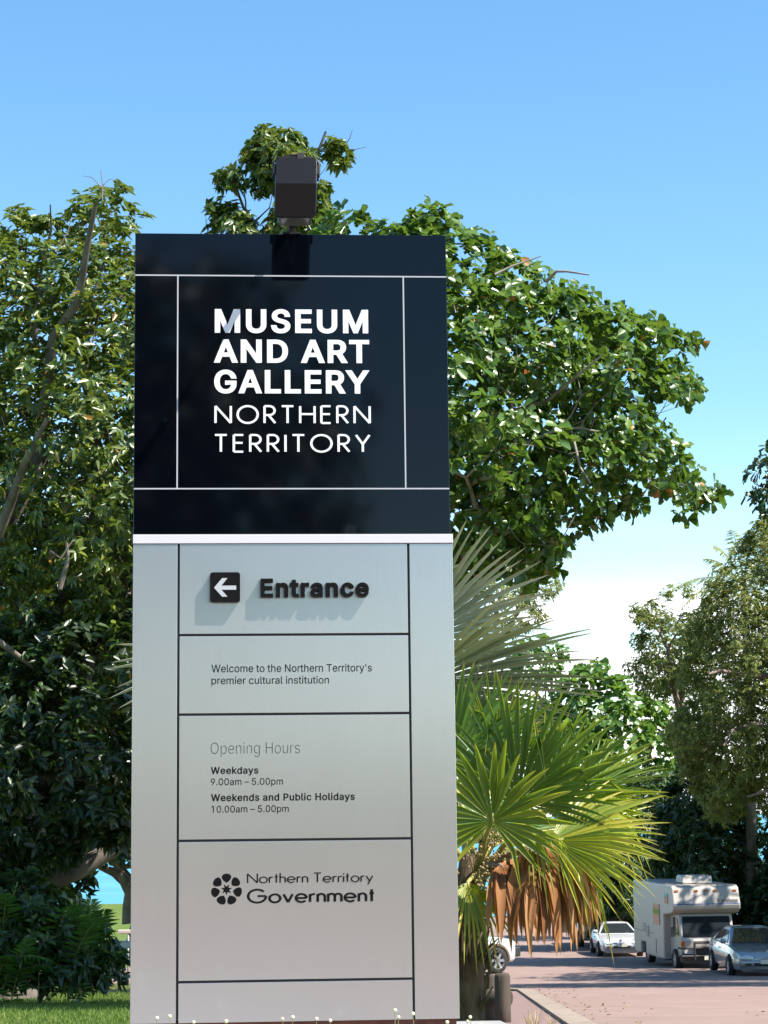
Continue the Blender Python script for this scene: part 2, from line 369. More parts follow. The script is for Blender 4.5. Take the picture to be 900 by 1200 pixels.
# --- lettering -----------------------------------------------------------
# outlines of the plain letters: advance, closed outlines ("x y x y ..." in thousandths, capitals 509 high)
GLYPH = {"'":(0.206,['78 318 70 509 136 509 128 318']),
'.':(0.188,['95 -4 86 -4 78 -1 70 3 63 9 57 16 53 24 50 32 50 41 50 50 53 59 57 66 63 73 70 79 78 83 86 86 95 87 104 86 113 83 121 79 128 73 134 66 138 59 140 50 141 41 140 32 138 24 134 16 128 9 121 3 113 -1 104 -4']),
'0':(0.453,['227 -7 199 -5 174 1 151 11 130 24 111 41 95 62 80 86 69 113 60 144 53 178 49 214 48 254 49 294 53 330 60 364 69 395 81 422 95 447 112 467 130 484 151 498 174 508 200 514 227 516 254 514 279 508 302 498 323 484 342 467 358 447 372 422 384 395 393 364 400 330 404 294 405 254 404 214 400 178 393 144 384 113 373 86 359 62 342 41 323 24 302 11 279 1 254 -5', '227 50 245 51 261 56 276 63 290 74 303 87 313 103 323 122 330 144 336 168 340 194 343 223 344 254 343 285 340 314 336 341 330 365 323 387 313 405 303 422 290 435 276 446 261 453 245 458 227 460 209 458 192 453 177 446 163 435 151 422 140 405 131 387 123 365 117 341 113 314 110 285 109 254 110 223 113 194 117 168 123 144 131 122 140 103 151 87 163 74 177 63 192 56 209 51']),
'1':(0.453,['76 0 76 55 391 55 391 0', '276 509 276 0 212 0 212 448 209 448 86 358 86 427 198 509']),
'5':(0.453,['221 -7 199 -6 178 -2 159 3 140 11 123 21 108 32 94 45 83 60 73 76 66 93 62 111 60 130 122 130 124 119 127 108 132 98 138 89 145 80 154 73 163 66 173 60 184 56 196 52 208 50 221 50 236 51 250 53 264 58 276 64 288 72 298 82 307 92 314 104 320 117 324 131 327 146 328 162 327 178 324 193 320 208 314 221 306 233 297 244 286 254 275 262 262 269 248 273 233 276 218 277 205 276 192 275 180 272 167 268 156 264 145 258 136 252 128 246 67 253 96 509 366 509 366 452 151 452 134 301 136 301 145 308 155 315 166 320 178 325 190 329 203 331 216 333 229 334 247 333 263 330 279 326 294 321 308 314 321 306 334 296 345 285 355 273 364 260 372 246 379 231 384 215 388 199 390 181 391 163 390 139 385 117 379 95 369 76 357 57 343 41 327 27 309 15 289 6 268 -1 245 -5']),
'9':(0.453,['226 516 249 514 271 510 291 503 310 494 328 482 343 468 356 452 368 434 377 414 384 393 388 371 389 347 388 328 385 309 380 290 373 270 363 248 350 224 334 197 315 168 200 0 130 0 301 248 307 248 303 240 299 234 294 227 287 221 281 215 273 210 265 206 257 202 248 199 238 196 228 195 218 195 195 196 175 199 155 206 137 214 121 225 106 237 94 252 83 269 74 287 68 307 65 329 64 352 65 375 69 397 75 417 85 436 96 454 110 469 125 483 143 494 162 504 182 510 203 514', '226 460 212 459 199 457 186 452 174 446 163 438 154 429 145 419 138 407 133 395 129 381 126 367 125 352 126 336 129 322 133 308 138 295 145 284 154 274 163 265 174 257 186 251 199 247 212 244 226 243 240 244 254 247 267 251 279 257 289 265 299 273 307 284 314 295 320 308 324 321 327 335 327 350 327 366 324 381 320 394 314 407 307 419 299 429 290 438 279 446 267 452 254 457 241 459']),
'A':(0.48,['16 0 201 509 276 509 463 0 395 0 287 302 264 372 232 478 245 478 213 371 191 302 85 0', '110 142 110 199 370 199 370 142']),
'D':(0.502,['219 0 96 0 96 57 215 57 244 58 272 63 296 70 318 81 337 94 354 110 368 128 379 149 388 172 394 198 398 226 399 255 398 285 394 312 388 337 379 361 368 381 354 399 338 415 320 428 299 438 275 446 249 450 221 452 93 452 93 509 225 509 261 507 294 501 325 492 353 478 377 461 399 441 418 418 433 391 446 361 455 329 460 293 462 255 460 217 455 181 446 149 433 119 417 92 398 68 376 48 351 31 322 17 291 8 256 2', '125 509 125 0 60 0 60 509']),
'E':(0.419,['60 0 60 509 372 509 372 452 125 452 125 286 355 286 355 229 125 229 125 57 375 57 375 0']),
'G':(0.52,['269 -7 236 -5 205 1 176 11 149 25 125 43 104 64 85 88 69 116 57 146 47 179 42 215 40 254 42 293 47 329 57 362 69 393 85 421 103 445 125 466 149 484 175 498 203 508 233 514 265 516 285 515 304 513 322 509 340 504 358 497 374 489 389 480 403 469 416 458 429 445 439 431 449 416 458 401 465 384 470 367 474 349 408 349 404 361 399 372 393 383 387 393 380 403 373 411 365 420 356 427 347 434 337 439 326 444 315 448 304 452 291 454 279 455 265 456 243 454 222 450 202 443 183 432 166 419 150 404 137 385 125 364 116 340 109 314 105 285 103 254 105 223 109 194 116 168 125 145 137 124 151 105 166 90 184 76 203 66 224 59 246 54 269 53 290 54 309 57 328 63 345 71 360 81 374 93 386 107 396 123 404 141 410 160 414 180 415 202 434 199 283 199 283 256 478 256 478 200 476 170 471 141 463 115 451 91 436 69 419 50 399 33 377 19 352 8 326 0 298 -5']),
'H':(0.517,['60 0 60 509 125 509 125 289 392 289 392 509 457 509 457 0 392 0 392 232 125 232 125 0']),
'L':(0.393,['60 0 60 509 125 509 125 57 361 57 361 0']),
'M':(0.628,['60 0 60 509 152 509 277 187 287 159 299 123 311 84 322 49 307 49 318 83 330 121 342 158 352 187 476 509 568 509 568 0 504 0 504 291 504 327 505 369 506 413 507 457 513 457 498 409 482 363 467 322 456 291 342 0 286 0 170 291 159 321 145 361 129 408 112 457 119 457 120 416 121 372 122 328 122 291 122 0']),
'N':(0.523,['60 0 60 509 136 509 343 183 363 151 388 107 414 55 405 54 401 108 399 157 399 195 399 509 463 509 463 0 387 0 202 290 177 331 148 381 108 452 119 454 122 384 124 328 125 291 125 0']),
'O':(0.533,['267 -7 235 -5 205 1 177 11 150 25 126 42 105 63 86 88 70 115 57 146 48 179 42 215 40 254 42 293 48 329 57 362 70 393 86 421 105 445 126 466 150 484 177 498 205 508 235 514 267 516 299 514 329 508 357 498 384 484 408 466 429 445 448 421 464 393 477 362 486 329 491 293 493 254 491 215 486 179 477 146 464 115 448 88 429 63 408 42 384 25 357 11 329 1 299 -5', '267 53 289 54 310 59 330 66 349 76 367 89 383 105 396 123 408 144 418 168 425 194 429 223 430 254 429 286 425 314 418 341 408 365 396 386 383 404 367 420 349 433 330 443 310 450 289 454 267 456 245 454 223 450 203 443 184 433 167 420 151 404 137 385 125 364 116 340 109 314 105 285 103 254 105 223 109 194 116 168 125 144 137 123 151 105 167 89 184 76 203 66 223 59 245 54']),
'P':(0.445,['60 0 60 509 235 509 263 507 289 503 312 497 332 487 350 476 366 462 379 447 390 430 398 411 404 391 407 370 409 348 407 325 404 304 398 284 390 265 379 248 366 233 350 219 332 207 312 198 289 191 263 187 235 186 109 186 109 242 233 242 252 243 269 246 284 250 297 256 308 264 318 272 327 282 333 294 338 306 342 319 344 333 344 348 344 362 342 376 338 389 333 402 326 413 318 423 308 431 297 439 284 444 268 449 251 451 232 452 125 452 125 0']),
'R':(0.449,['60 0 60 509 236 509 264 507 290 504 313 497 333 489 351 478 367 465 380 450 390 433 399 415 405 395 408 374 409 352 408 330 405 309 399 290 390 271 380 255 367 240 351 228 333 217 312 209 289 203 264 199 236 198 96 198 96 255 234 255 252 256 269 258 284 262 298 267 309 273 319 281 327 290 334 300 339 312 342 324 344 338 345 352 344 367 342 380 339 393 334 405 327 415 319 425 309 433 298 440 284 445 269 449 252 451 233 452 125 452 125 0', '353 0 230 229 303 229 428 0']),
'S':(0.447,['224 -9 197 -8 172 -4 149 1 128 9 108 19 91 31 76 45 64 60 54 77 46 96 41 115 38 137 104 137 107 123 110 110 116 98 123 88 132 79 142 71 154 64 166 59 180 55 194 52 209 50 224 49 241 50 257 52 272 55 286 60 299 66 311 74 321 82 329 92 336 102 341 114 345 126 346 139 345 151 342 161 338 171 332 179 325 186 316 193 307 199 296 205 245 222 184 239 154 249 128 260 105 274 86 289 71 307 60 326 54 348 52 372 53 393 58 413 65 431 75 448 87 463 102 476 119 488 138 498 158 506 180 511 203 514 227 516 252 514 275 511 296 505 316 498 334 488 351 476 365 463 377 449 387 433 394 415 399 397 401 378 337 378 334 396 326 412 316 426 302 437 286 447 267 453 247 457 225 459 209 458 194 456 180 452 167 448 156 442 145 435 136 427 129 418 123 409 118 398 116 387 115 376 116 363 119 352 124 342 131 334 139 326 148 319 158 313 169 308 212 293 264 279 312 264 324 258 336 252 347 245 359 238 369 229 379 220 387 209 395 198 401 185 405 171 407 155 408 139 407 118 403 99 396 81 386 64 374 48 360 34 343 21 323 11 302 2 278 -4 252 -8']),
'T':(0.449,['32 452 32 509 417 509 417 452 257 452 257 0 193 0 193 452']),
'U':(0.517,['259 -8 230 -7 203 -2 177 5 154 15 133 28 114 43 98 60 85 80 74 101 66 124 62 148 60 173 60 509 124 509 124 178 125 160 128 144 133 128 141 113 150 99 160 87 173 77 187 68 203 61 220 56 239 53 259 52 279 53 298 56 315 61 331 68 345 77 357 87 368 99 377 113 384 128 389 144 392 160 393 178 393 509 457 509 457 173 456 148 451 124 443 101 433 80 419 60 403 43 384 28 363 15 340 5 315 -2 288 -7']),
'W':(0.686,['155 0 16 509 82 509 163 196 175 145 187 94 197 40 189 40 200 94 211 145 224 196 306 509 380 509 462 196 474 145 486 94 497 40 488 40 499 94 510 145 523 196 603 509 670 509 530 0 455 0 368 323 351 391 336 475 350 475 335 395 318 323 230 0']),
'Y':(0.472,['203 0 203 208 16 509 91 509 192 344 222 292 250 230 224 230 251 293 280 344 381 509 455 509 268 208 268 0']),
'a':(0.389,['160 -9 142 -8 126 -5 110 -1 94 5 80 12 68 22 57 32 48 45 40 58 35 73 31 90 30 108 31 123 34 138 38 150 43 161 50 171 58 179 67 187 78 193 89 199 100 203 112 207 125 211 178 220 234 227 244 228 252 230 259 232 265 235 270 238 273 243 275 248 276 255 276 257 275 268 273 279 271 288 267 297 262 304 256 311 248 317 240 322 230 326 220 329 208 330 196 331 183 330 171 329 159 326 149 322 140 318 132 313 124 307 118 301 112 294 107 288 103 281 100 274 41 291 48 308 57 322 67 335 79 346 91 355 104 364 118 370 133 375 148 379 163 382 179 384 194 384 239 379 251 376 263 372 275 367 286 360 296 353 306 343 315 333 322 320 329 306 333 290 336 272 337 251 337 0 277 0 277 52 272 52 252 25 244 18 236 12 226 6 215 1 203 -3 190 -6 176 -8', '170 45 187 46 202 49 216 53 228 59 239 66 248 74 257 83 263 93 269 104 272 115 275 126 276 138 276 190 259 182 231 176 200 171 175 168 134 159 125 155 117 150 110 145 103 139 98 132 95 124 93 115 92 105 92 95 94 87 98 79 102 72 107 66 114 61 121 56 130 52 139 49 149 47 159 46']),
'b':(0.424,['229 -8 213 -7 198 -5 184 -1 172 4 162 10 153 17 145 24 138 31 118 59 112 59 112 0 53 0 53 509 114 509 114 319 118 319 137 346 144 353 152 360 161 367 171 373 183 378 197 381 212 384 229 384 252 383 274 378 294 371 313 361 330 347 345 332 359 313 370 293 379 270 385 245 389 218 390 189 389 160 385 133 379 108 370 84 359 64 346 45 330 29 313 16 294 5 274 -2 252 -7', '220 47 237 48 253 51 267 57 279 66 291 76 301 88 309 101 316 117 321 133 325 151 327 170 328 189 327 209 325 227 321 245 316 261 309 276 301 290 291 301 280 311 267 319 253 325 237 329 220 330 203 329 188 325 174 320 161 312 150 302 140 291 132 278 125 263 120 247 116 229 113 210 113 189 113 169 116 150 120 132 125 115 132 100 140 86 150 75 162 65 174 57 188 51 204 48']),
'c':(0.396,['207 -8 182 -7 159 -2 137 6 117 16 98 30 82 46 68 64 56 85 46 108 40 133 36 159 34 187 36 216 40 243 46 268 56 291 68 312 82 330 98 346 117 360 137 371 159 378 182 383 207 384 221 384 234 383 247 380 260 377 272 373 284 368 295 362 305 356 315 349 324 341 332 332 340 322 347 312 353 301 358 289 362 277 303 262 290 289 270 311 242 325 207 330 189 329 173 325 158 319 145 310 134 300 124 287 115 274 108 258 103 242 99 224 97 206 96 187 97 169 99 151 103 134 108 117 115 102 124 89 134 76 145 66 158 57 173 51 189 48 207 46 243 52 271 66 292 89 304 117 363 102 359 90 354 78 348 67 341 56 334 46 325 37 316 29 306 21 296 15 285 9 273 4 261 -1 248 -4 235 -6 221 -8']),
'd':(0.424,['195 -8 172 -7 151 -2 130 5 111 16 94 29 79 45 66 64 55 84 46 108 39 133 35 160 34 189 35 218 39 245 46 270 55 293 66 313 79 332 95 347 112 361 131 371 151 378 173 383 196 384 213 384 228 381 241 378 253 373 263 367 272 360 280 353 287 346 306 319 311 319 311 509 372 509 372 0 313 0 313 59 307 59 287 31 280 24 272 17 263 10 252 4 241 -1 227 -5 212 -7', '205 47 221 48 236 51 250 57 263 65 274 75 284 86 293 100 299 115 305 132 309 150 311 169 312 189 311 210 309 229 305 247 300 263 293 278 284 291 275 302 263 312 251 320 237 325 221 329 205 330 187 329 172 325 157 319 145 311 133 301 124 290 115 276 108 261 103 245 99 227 97 209 96 189 97 170 99 151 103 133 109 117 115 101 124 88 134 76 145 66 158 57 172 51 188 48']),
'e':(0.404,['212 -8 185 -7 161 -2 138 6 117 16 98 30 82 46 68 64 56 85 46 108 40 132 35 159 34 187 35 215 39 242 46 267 55 290 67 311 81 329 97 346 115 359 135 370 157 378 180 383 205 384 221 384 236 382 251 379 266 374 280 368 294 361 307 351 319 341 331 329 341 315 350 299 357 282 363 263 368 242 370 219 371 194 371 169 75 169 75 221 338 221 310 202 309 220 307 237 303 254 298 269 291 282 283 294 273 305 263 314 250 321 237 326 222 329 205 330 189 329 173 326 159 321 146 313 135 304 125 294 116 282 109 270 103 256 99 241 97 226 96 211 96 178 97 157 100 139 104 122 110 106 118 92 128 80 139 70 151 61 165 55 179 50 195 47 212 46 224 47 234 48 244 50 254 53 263 56 271 61 278 66 285 73 292 80 297 88 302 96 306 105 365 91 360 77 353 63 345 51 335 39 324 29 311 19 298 11 283 4 266 -1 249 -5 231 -7']),
'g':(0.425,['207 -151 187 -150 168 -148 150 -144 134 -140 119 -134 105 -127 93 -119 82 -110 73 -101 64 -91 57 -80 51 -69 101 -41 122 -66 128 -72 136 -78 145 -83 154 -88 165 -92 178 -95 192 -97 207 -97 229 -96 249 -92 267 -85 282 -75 295 -62 304 -47 310 -28 311 -6 311 68 306 68 287 41 280 34 272 28 263 21 252 16 241 11 227 8 212 5 195 5 173 6 152 10 132 17 113 27 95 39 80 53 67 71 55 90 46 112 39 136 35 163 34 191 35 220 39 246 46 271 55 293 66 314 80 332 95 347 112 361 131 371 152 378 173 383 196 384 213 384 228 382 242 378 253 373 264 367 273 360 281 353 288 346 308 319 313 319 313 379 372 379 372 -9 371 -32 367 -54 360 -73 350 -90 338 -104 324 -117 308 -127 291 -136 271 -142 251 -147 229 -150', '205 59 222 60 237 63 251 68 264 75 275 84 285 95 293 107 300 121 305 137 309 154 312 172 312 193 312 212 309 231 305 248 300 264 293 278 285 291 275 303 264 312 251 320 237 325 222 329 205 330 188 329 172 325 158 320 145 312 134 302 124 290 115 277 109 262 103 246 99 229 97 212 96 193 97 173 99 155 103 138 109 123 116 108 124 96 134 85 145 76 158 68 172 63 188 60']),
'h':(0.41,['114 227 114 0 53 0 53 509 114 509 114 287 102 287 112 312 124 332 137 349 152 362 169 372 187 379 207 383 227 384 246 383 264 380 280 376 295 369 309 360 321 349 332 336 341 321 348 304 353 285 356 264 357 240 357 0 296 0 296 235 295 256 290 275 283 291 273 304 260 315 246 323 229 328 210 329 197 328 184 326 172 322 161 317 150 311 141 303 133 293 126 283 121 271 117 257 114 243']),
'i':(0.167,['53 0 53 379 114 379 114 0', '84 443 75 444 67 446 60 449 54 455 48 461 44 468 42 475 41 483 42 491 44 499 48 506 54 512 60 517 67 521 75 523 84 524 92 523 100 521 107 517 114 512 119 506 123 499 126 491 126 483 126 475 123 468 119 461 114 455 107 449 100 446 92 444']),
'k':(0.381,['110 137 110 212 121 212 284 379 360 379 184 199 177 199', '53 0 53 509 114 509 114 0', '294 0 148 186 191 229 372 0']),
'l':(0.189,['139 -2 119 -1 101 3 86 10 74 20 65 33 58 47 54 65 53 84 53 509 114 509 114 99 114 87 115 77 117 68 120 62 124 58 130 54 137 53 146 52 160 53 170 54 181 3 162 -1']),
'm':(0.61,['53 0 53 379 112 379 112 295 108 295 112 310 118 323 125 335 132 346 141 355 151 363 161 370 172 376 183 380 195 384 207 386 219 386 239 385 257 380 273 372 287 361 299 347 309 331 316 314 321 295 312 295 317 308 322 321 329 332 337 343 347 353 357 361 368 369 381 375 394 380 407 383 422 385 437 386 453 385 468 383 483 378 497 372 510 364 522 354 532 342 541 328 548 313 553 296 556 276 557 255 557 0 496 0 496 254 494 273 490 289 483 302 473 313 460 321 447 326 433 329 419 330 406 330 395 328 384 324 374 320 365 314 358 307 351 299 345 290 341 280 338 270 336 259 335 247 335 0 274 0 274 260 273 275 269 288 262 301 253 311 242 320 229 326 215 329 199 330 188 330 178 328 168 325 158 320 148 314 140 307 132 299 126 289 121 278 117 266 114 253 114 238 114 0']),
'n':(0.41,['114 227 114 0 53 0 53 379 112 379 112 287 102 287 112 312 124 332 137 349 152 362 169 372 187 379 207 383 227 384 246 383 264 380 280 376 295 369 309 360 321 349 332 336 341 321 348 304 353 285 356 264 357 240 357 0 296 0 296 235 295 256 290 275 283 291 273 304 260 315 246 323 229 328 210 329 197 328 184 326 172 322 161 317 150 311 141 303 133 293 126 283 121 271 117 257 114 243']),
'o':(0.415,['207 -8 182 -7 159 -2 137 6 117 16 98 30 82 46 68 64 56 85 46 108 40 133 36 159 34 187 36 216 40 243 46 268 56 291 68 312 82 330 98 346 117 360 137 371 159 378 182 383 207 384 233 383 256 378 278 371 299 360 317 346 333 330 347 312 359 291 369 268 376 243 380 216 381 187 380 159 376 133 369 108 359 85 347 64 333 46 317 30 299 16 278 6 256 -2 233 -7', '207 46 226 48 242 51 257 57 270 66 282 76 292 89 300 102 307 117 312 134 316 151 318 169 319 187 318 206 316 224 312 242 307 258 300 274 292 287 282 300 270 310 257 319 242 325 226 329 207 330 189 329 173 325 158 319 145 310 134 300 124 287 115 274 108 258 103 242 99 224 97 206 96 187 97 169 99 151 103 134 108 117 115 102 124 89 134 76 145 66 158 57 173 51 189 48']),
'p':(0.424,['53 -143 53 379 112 379 112 319 118 319 137 346 144 353 152 360 161 367 171 373 183 378 197 381 212 384 229 384 252 383 274 378 294 371 313 361 330 347 345 332 359 313 370 293 379 270 385 245 389 218 390 189 389 160 385 133 379 108 370 84 359 64 346 45 330 29 313 16 294 5 274 -2 252 -7 229 -8 213 -7 198 -5 184 -1 173 4 162 10 153 17 145 24 138 31 118 59 114 59 114 -143', '220 47 237 48 253 51 267 57 279 66 291 76 301 88 309 101 316 117 321 133 325 151 327 170 328 189 327 209 325 227 321 245 316 261 309 276 301 290 291 301 280 311 267 319 253 325 237 329 220 330 203 329 188 325 174 320 161 312 150 302 140 291 132 278 125 263 120 247 116 229 113 210 113 189 113 169 116 150 120 132 125 115 132 100 140 86 150 75 162 65 174 57 188 51 204 48']),
'r':(0.259,['53 0 53 379 112 379 112 321 115 321 122 335 130 347 140 358 152 367 166 375 181 380 196 384 213 385 229 384 243 384 243 322 230 324 207 326 194 325 182 323 170 319 159 315 149 309 140 301 132 293 126 284 121 273 117 262 114 250 114 237 114 0']),
's':(0.365,['182 -8 163 -7 145 -5 128 -2 112 3 98 10 84 18 72 27 62 38 53 50 45 63 40 78 36 94 94 107 99 92 105 79 114 69 124 60 136 54 150 49 165 46 181 45 200 46 217 50 232 55 244 62 255 71 262 81 267 91 268 103 267 112 265 121 260 129 254 136 246 142 237 147 225 151 212 155 149 170 125 177 104 186 87 196 72 208 61 222 53 237 48 255 47 274 48 290 51 305 57 319 65 332 75 343 87 354 100 363 115 370 131 377 149 381 167 384 187 384 206 384 223 381 239 378 254 372 267 366 279 358 290 349 299 339 307 328 314 316 319 303 324 290 268 277 264 288 258 298 251 307 243 316 232 323 219 328 205 331 187 333 171 332 156 329 143 324 131 317 121 308 114 299 110 289 109 277 110 267 112 258 117 250 124 243 133 237 144 232 157 227 172 223 229 209 254 202 275 194 292 183 306 171 317 158 325 142 330 125 331 107 330 90 326 75 321 61 312 47 302 35 290 24 276 15 260 6 242 0 223 -5 203 -7']),
't':(0.227,['204 379 204 327 6 327 6 379', '65 471 126 471 126 98 127 86 128 76 132 68 136 61 142 56 150 53 159 51 170 50 185 51 202 54 213 2 192 -3 168 -4 145 -3 125 2 107 10 92 21 80 35 72 52 67 71 65 93']),
'u':(0.41,['182 -5 164 -4 146 -1 130 4 115 11 101 20 89 31 78 44 69 59 62 76 57 95 54 116 53 139 53 379 114 379 114 144 115 123 119 105 127 89 137 75 150 64 164 56 181 52 200 50 213 51 226 53 238 57 249 62 259 69 268 77 276 86 283 97 289 109 293 122 295 137 296 153 296 379 357 379 357 0 298 0 298 92 307 92 297 67 286 47 272 30 257 17 240 7 222 0 203 -4']),
'y':(0.389,['47 -139 61 -86 71 -87 80 -89 88 -90 96 -90 104 -89 111 -87 118 -84 124 -80 130 -74 136 -67 141 -58 146 -48 151 -36 163 -1 17 379 84 379 165 155 187 87 206 21 184 21 202 87 224 155 305 379 371 379 204 -58 198 -72 191 -85 184 -97 177 -107 168 -116 159 -124 150 -130 139 -136 128 -140 117 -143 104 -145 91 -145 65 -143']),
'–':(0.35,['350 244 350 188 0 188 0 244']),
' ':(0.188,[]),
}
GLYPH['1'] = (GLYPH['1'][0], GLYPH['1'][1][1:])
def swell(p, dx, dy):                              # push an outline outward (ink to the right of travel)
    n = len(p); out = []
    for i in range(n):
        a, q, c = p[i-1], p[i], p[(i+1) % n]
        d1 = (q-a).normalized(); d2 = (c-q).normalized(); n1 = Vector((-d1.y, d1.x)); n2 = Vector((-d2.y, d2.x))
        m = (n1+n2); m = m.normalized() if m.length > 1e-4 else n1
        k = 1/max(.45, m.dot(n1)); out.append(Vector((q.x+m.x*k*dx, q.y+m.y*k*dy)))
    return out
from mathutils.geometry import delaunay_2d_cdt
def winding(q, loops):
    w = 0
    for p in loops:
        for i in range(len(p)):
            a, c = p[i-1], p[i]
            if (a.y <= q.y) != (c.y <= q.y):
                s_ = (c.x-a.x)*(q.y-a.y)-(q.x-a.x)*(c.y-a.y)
                if a.y <= q.y and s_ > 0: w += 1
                elif a.y > q.y and s_ < 0: w -= 1
    return w
_gl = {}
def glyph_tris(ch, fx, fy):
    if (ch, fx, fy) in _gl: return _gl[ch, fx, fy]
    loops = []
    for o_ in GLYPH[ch][1]:
        w = [float(t)/1000 for t in o_.split()]; p = [Vector((w[i], w[i+1])) for i in range(0, len(w), 2)]
        loops.append(swell(p, fx, fy) if (fx or fy) else p)
    V = [q for p in loops for q in p]; E_ = []; o = 0
    for p in loops: E_ += [(o+i, o+(i+1) % len(p)) for i in range(len(p))]; o += len(p)
    if V:
        r = delaunay_2d_cdt(V, E_, [], 0, 1e-5); V2 = r[0]
        F2 = [tuple(f) for f in r[2] if winding(sum((V2[i] for i in f), Vector((0, 0)))/len(f), loops)]
    else: V2, F2 = [], []
    _gl[ch, fx, fy] = (V2, F2); return V2, F2
def text_mesh(txt, fat, track=0.0, fat_y=None):
    x = 0; V = []; F = []
    for ch in txt:
        v, f = glyph_tris(ch, fat, fat if fat_y is None else fat_y); o = len(V)
        V += [(q.x+x, q.y, 0) for q in v]; F += [tuple(i+o for i in t) for t in f]
        x += GLYPH[ch][0]+track
    me = bpy.data.meshes.new('lettering'); me.from_pydata(V, [], F)
    bm = bmesh.new(); bm.from_mesh(me)
    bmesh.ops.delete(bm, geom=[v for v in bm.verts if not v.link_faces], context='VERTS')
    bmesh.ops.recalc_face_normals(bm, faces=bm.faces[:])
    for f in bm.faces:
        if f.normal.z < 0: f.normal_flip()
    bm.to_mesh(me); bm.free(); return me
def place(me, lo, hi, x0, x1, ytop, ybase, w0, depth, m, name='lettering', slope=0):
    """fit a flat mesh (cap line hi, base line lo) to the sign and give it depth"""
    xs = [v.co.x for v in me.vertices]; a, c = min(xs), max(xs)
    u0 = S(x0, ybase)[0]; u1 = S(x1, ybase)[0]; vb0 = S((x0+x1)/2, ybase)[1]; vt0 = S((x0+x1)/2, ytop)[1]
    sx = (u1-u0)/(c-a); sy = (vt0-vb0)/(hi-lo)
    bm = bmesh.new(); bm.from_mesh(me)
    for v in bm.verts:
        v.co = Vector(L(u0+(v.co.x-a)*sx, vb0+(v.co.y-lo)*sy, w0+depth+v.co.z))
    if depth > .0015:
        g = bmesh.ops.extrude_face_region(bm, geom=bm.faces[:])
        for e in g['geom']:
            if isinstance(e, bmesh.types.BMVert): e.co.y += depth
        bmesh.ops.recalc_face_normals(bm, faces=bm.faces[:])
    me2 = bpy.data.meshes.new(name); bm.to_mesh(me2); bm.free(); me2.materials.append(m)
    o = bpy.data.objects.new(name, me2); COL.objects.link(o); o.parent = sign; bpy.data.meshes.remove(me)
    return o
def words(txt, x0, x1, ytop, ybase, fat, m, w0=0, depth=.001, track=0.0, fat_y=None):
    fy = fat if fat_y is None else fat_y
    return place(text_mesh(txt, fat, track, fat_y), 0-fy, .509+fy, x0, x1, ytop, ybase, w0, depth, m)
# geometric stroke letters (cap height 1, x-height .62)
def arc(cx, cy, rx, ry, a0, a1, n=20): return [(cx+rx*math.cos(R(a0+(a1-a0)*k/n)), cy+ry*math.sin(R(a0+(a1-a0)*k/n))) for k in range(n+1)]
GL = {
 'N': (.76, [[(0, 0), (0, 1)], [(0.0, 1), (.76, 0)], [(.76, 0), (.76, 1)]]),
 'O': (1.0, [arc(.5, .5, .5, .5, 0, 360, 40)]),
 'R': (.52, [[(0, 0), (0, 1)], [(0, 1), (.24, 1)]+arc(.24, .735, .265, .265, 90, -90, 14)+[(0, .47)], [(.20, .47), (.53, 0)]]),
 'T': (.58, [[(0, 1), (.58, 1)], [(.29, 1), (.29, 0)]]),
 'H': (.72, [[(0, 0), (0, 1)], [(.72, 0), (.72, 1)], [(0, .53), (.72, .53)]]),
 'E': (.46, [[(0, 0), (0, 1)], [(0, 1), (.46, 1)], [(0, .53), (.43, .53)], [(0, 0), (.46, 0)]]),
 'I': (.0, [[(0, 0), (0, 1)]]),
 'Y': (.66, [[(0, 1), (.33, .45)], [(.66, 1), (.33, .45)], [(.33, .47), (.33, 0)]]),
 'G': (1.0, [arc(.5, .5, .5, .5, 42, 360, 36), [(.52, .5), (1.0, .5)]]),
 'o': (.60, [arc(.3, .31, .3, .31, 0, 360, 30)]),
 'r': (.24, [[(0, 0), (0, .62)], arc(.20, .40, .20, .20, 180, 68, 8)]),
 't': (.26, [[(.13, 0), (.13, .92)], [(0, .62), (.26, .62)]]),
 'h': (.40, [[(0, 0), (0, 1.04)], arc(.2, .40, .2, .21, 180, 0, 14)+[(.40, 0)]]),
 'n': (.40, [[(0, 0), (0, .62)], arc(.2, .40, .2, .21, 180, 0, 14)+[(.40, 0)]]),
 'm': (.74, [[(0, 0), (0, .62)], arc(.185, .42, .185, .19, 180, 0, 14)+[(.37, 0)], arc(.555, .42, .185, .19, 180, 0, 14)+[(.74, 0)]]),
 'e': (.60, [arc(.3, .31, .3, .31, 0, 318, 28), [(.0, .31), (.60, .31)]]),
 'v': (.50, [[(0, .62), (.25, 0)], [(.25, 0), (.50, .62)]]),
 'i': (.0, [[(0, 0), (0, .62)], [(0, .80), (0, .93)]]),
 'y': (.50, [[(0, .62), (.26, .02)], [(.50, .62), (.12, -.30)]]),
 ' ': (.14, []),
}
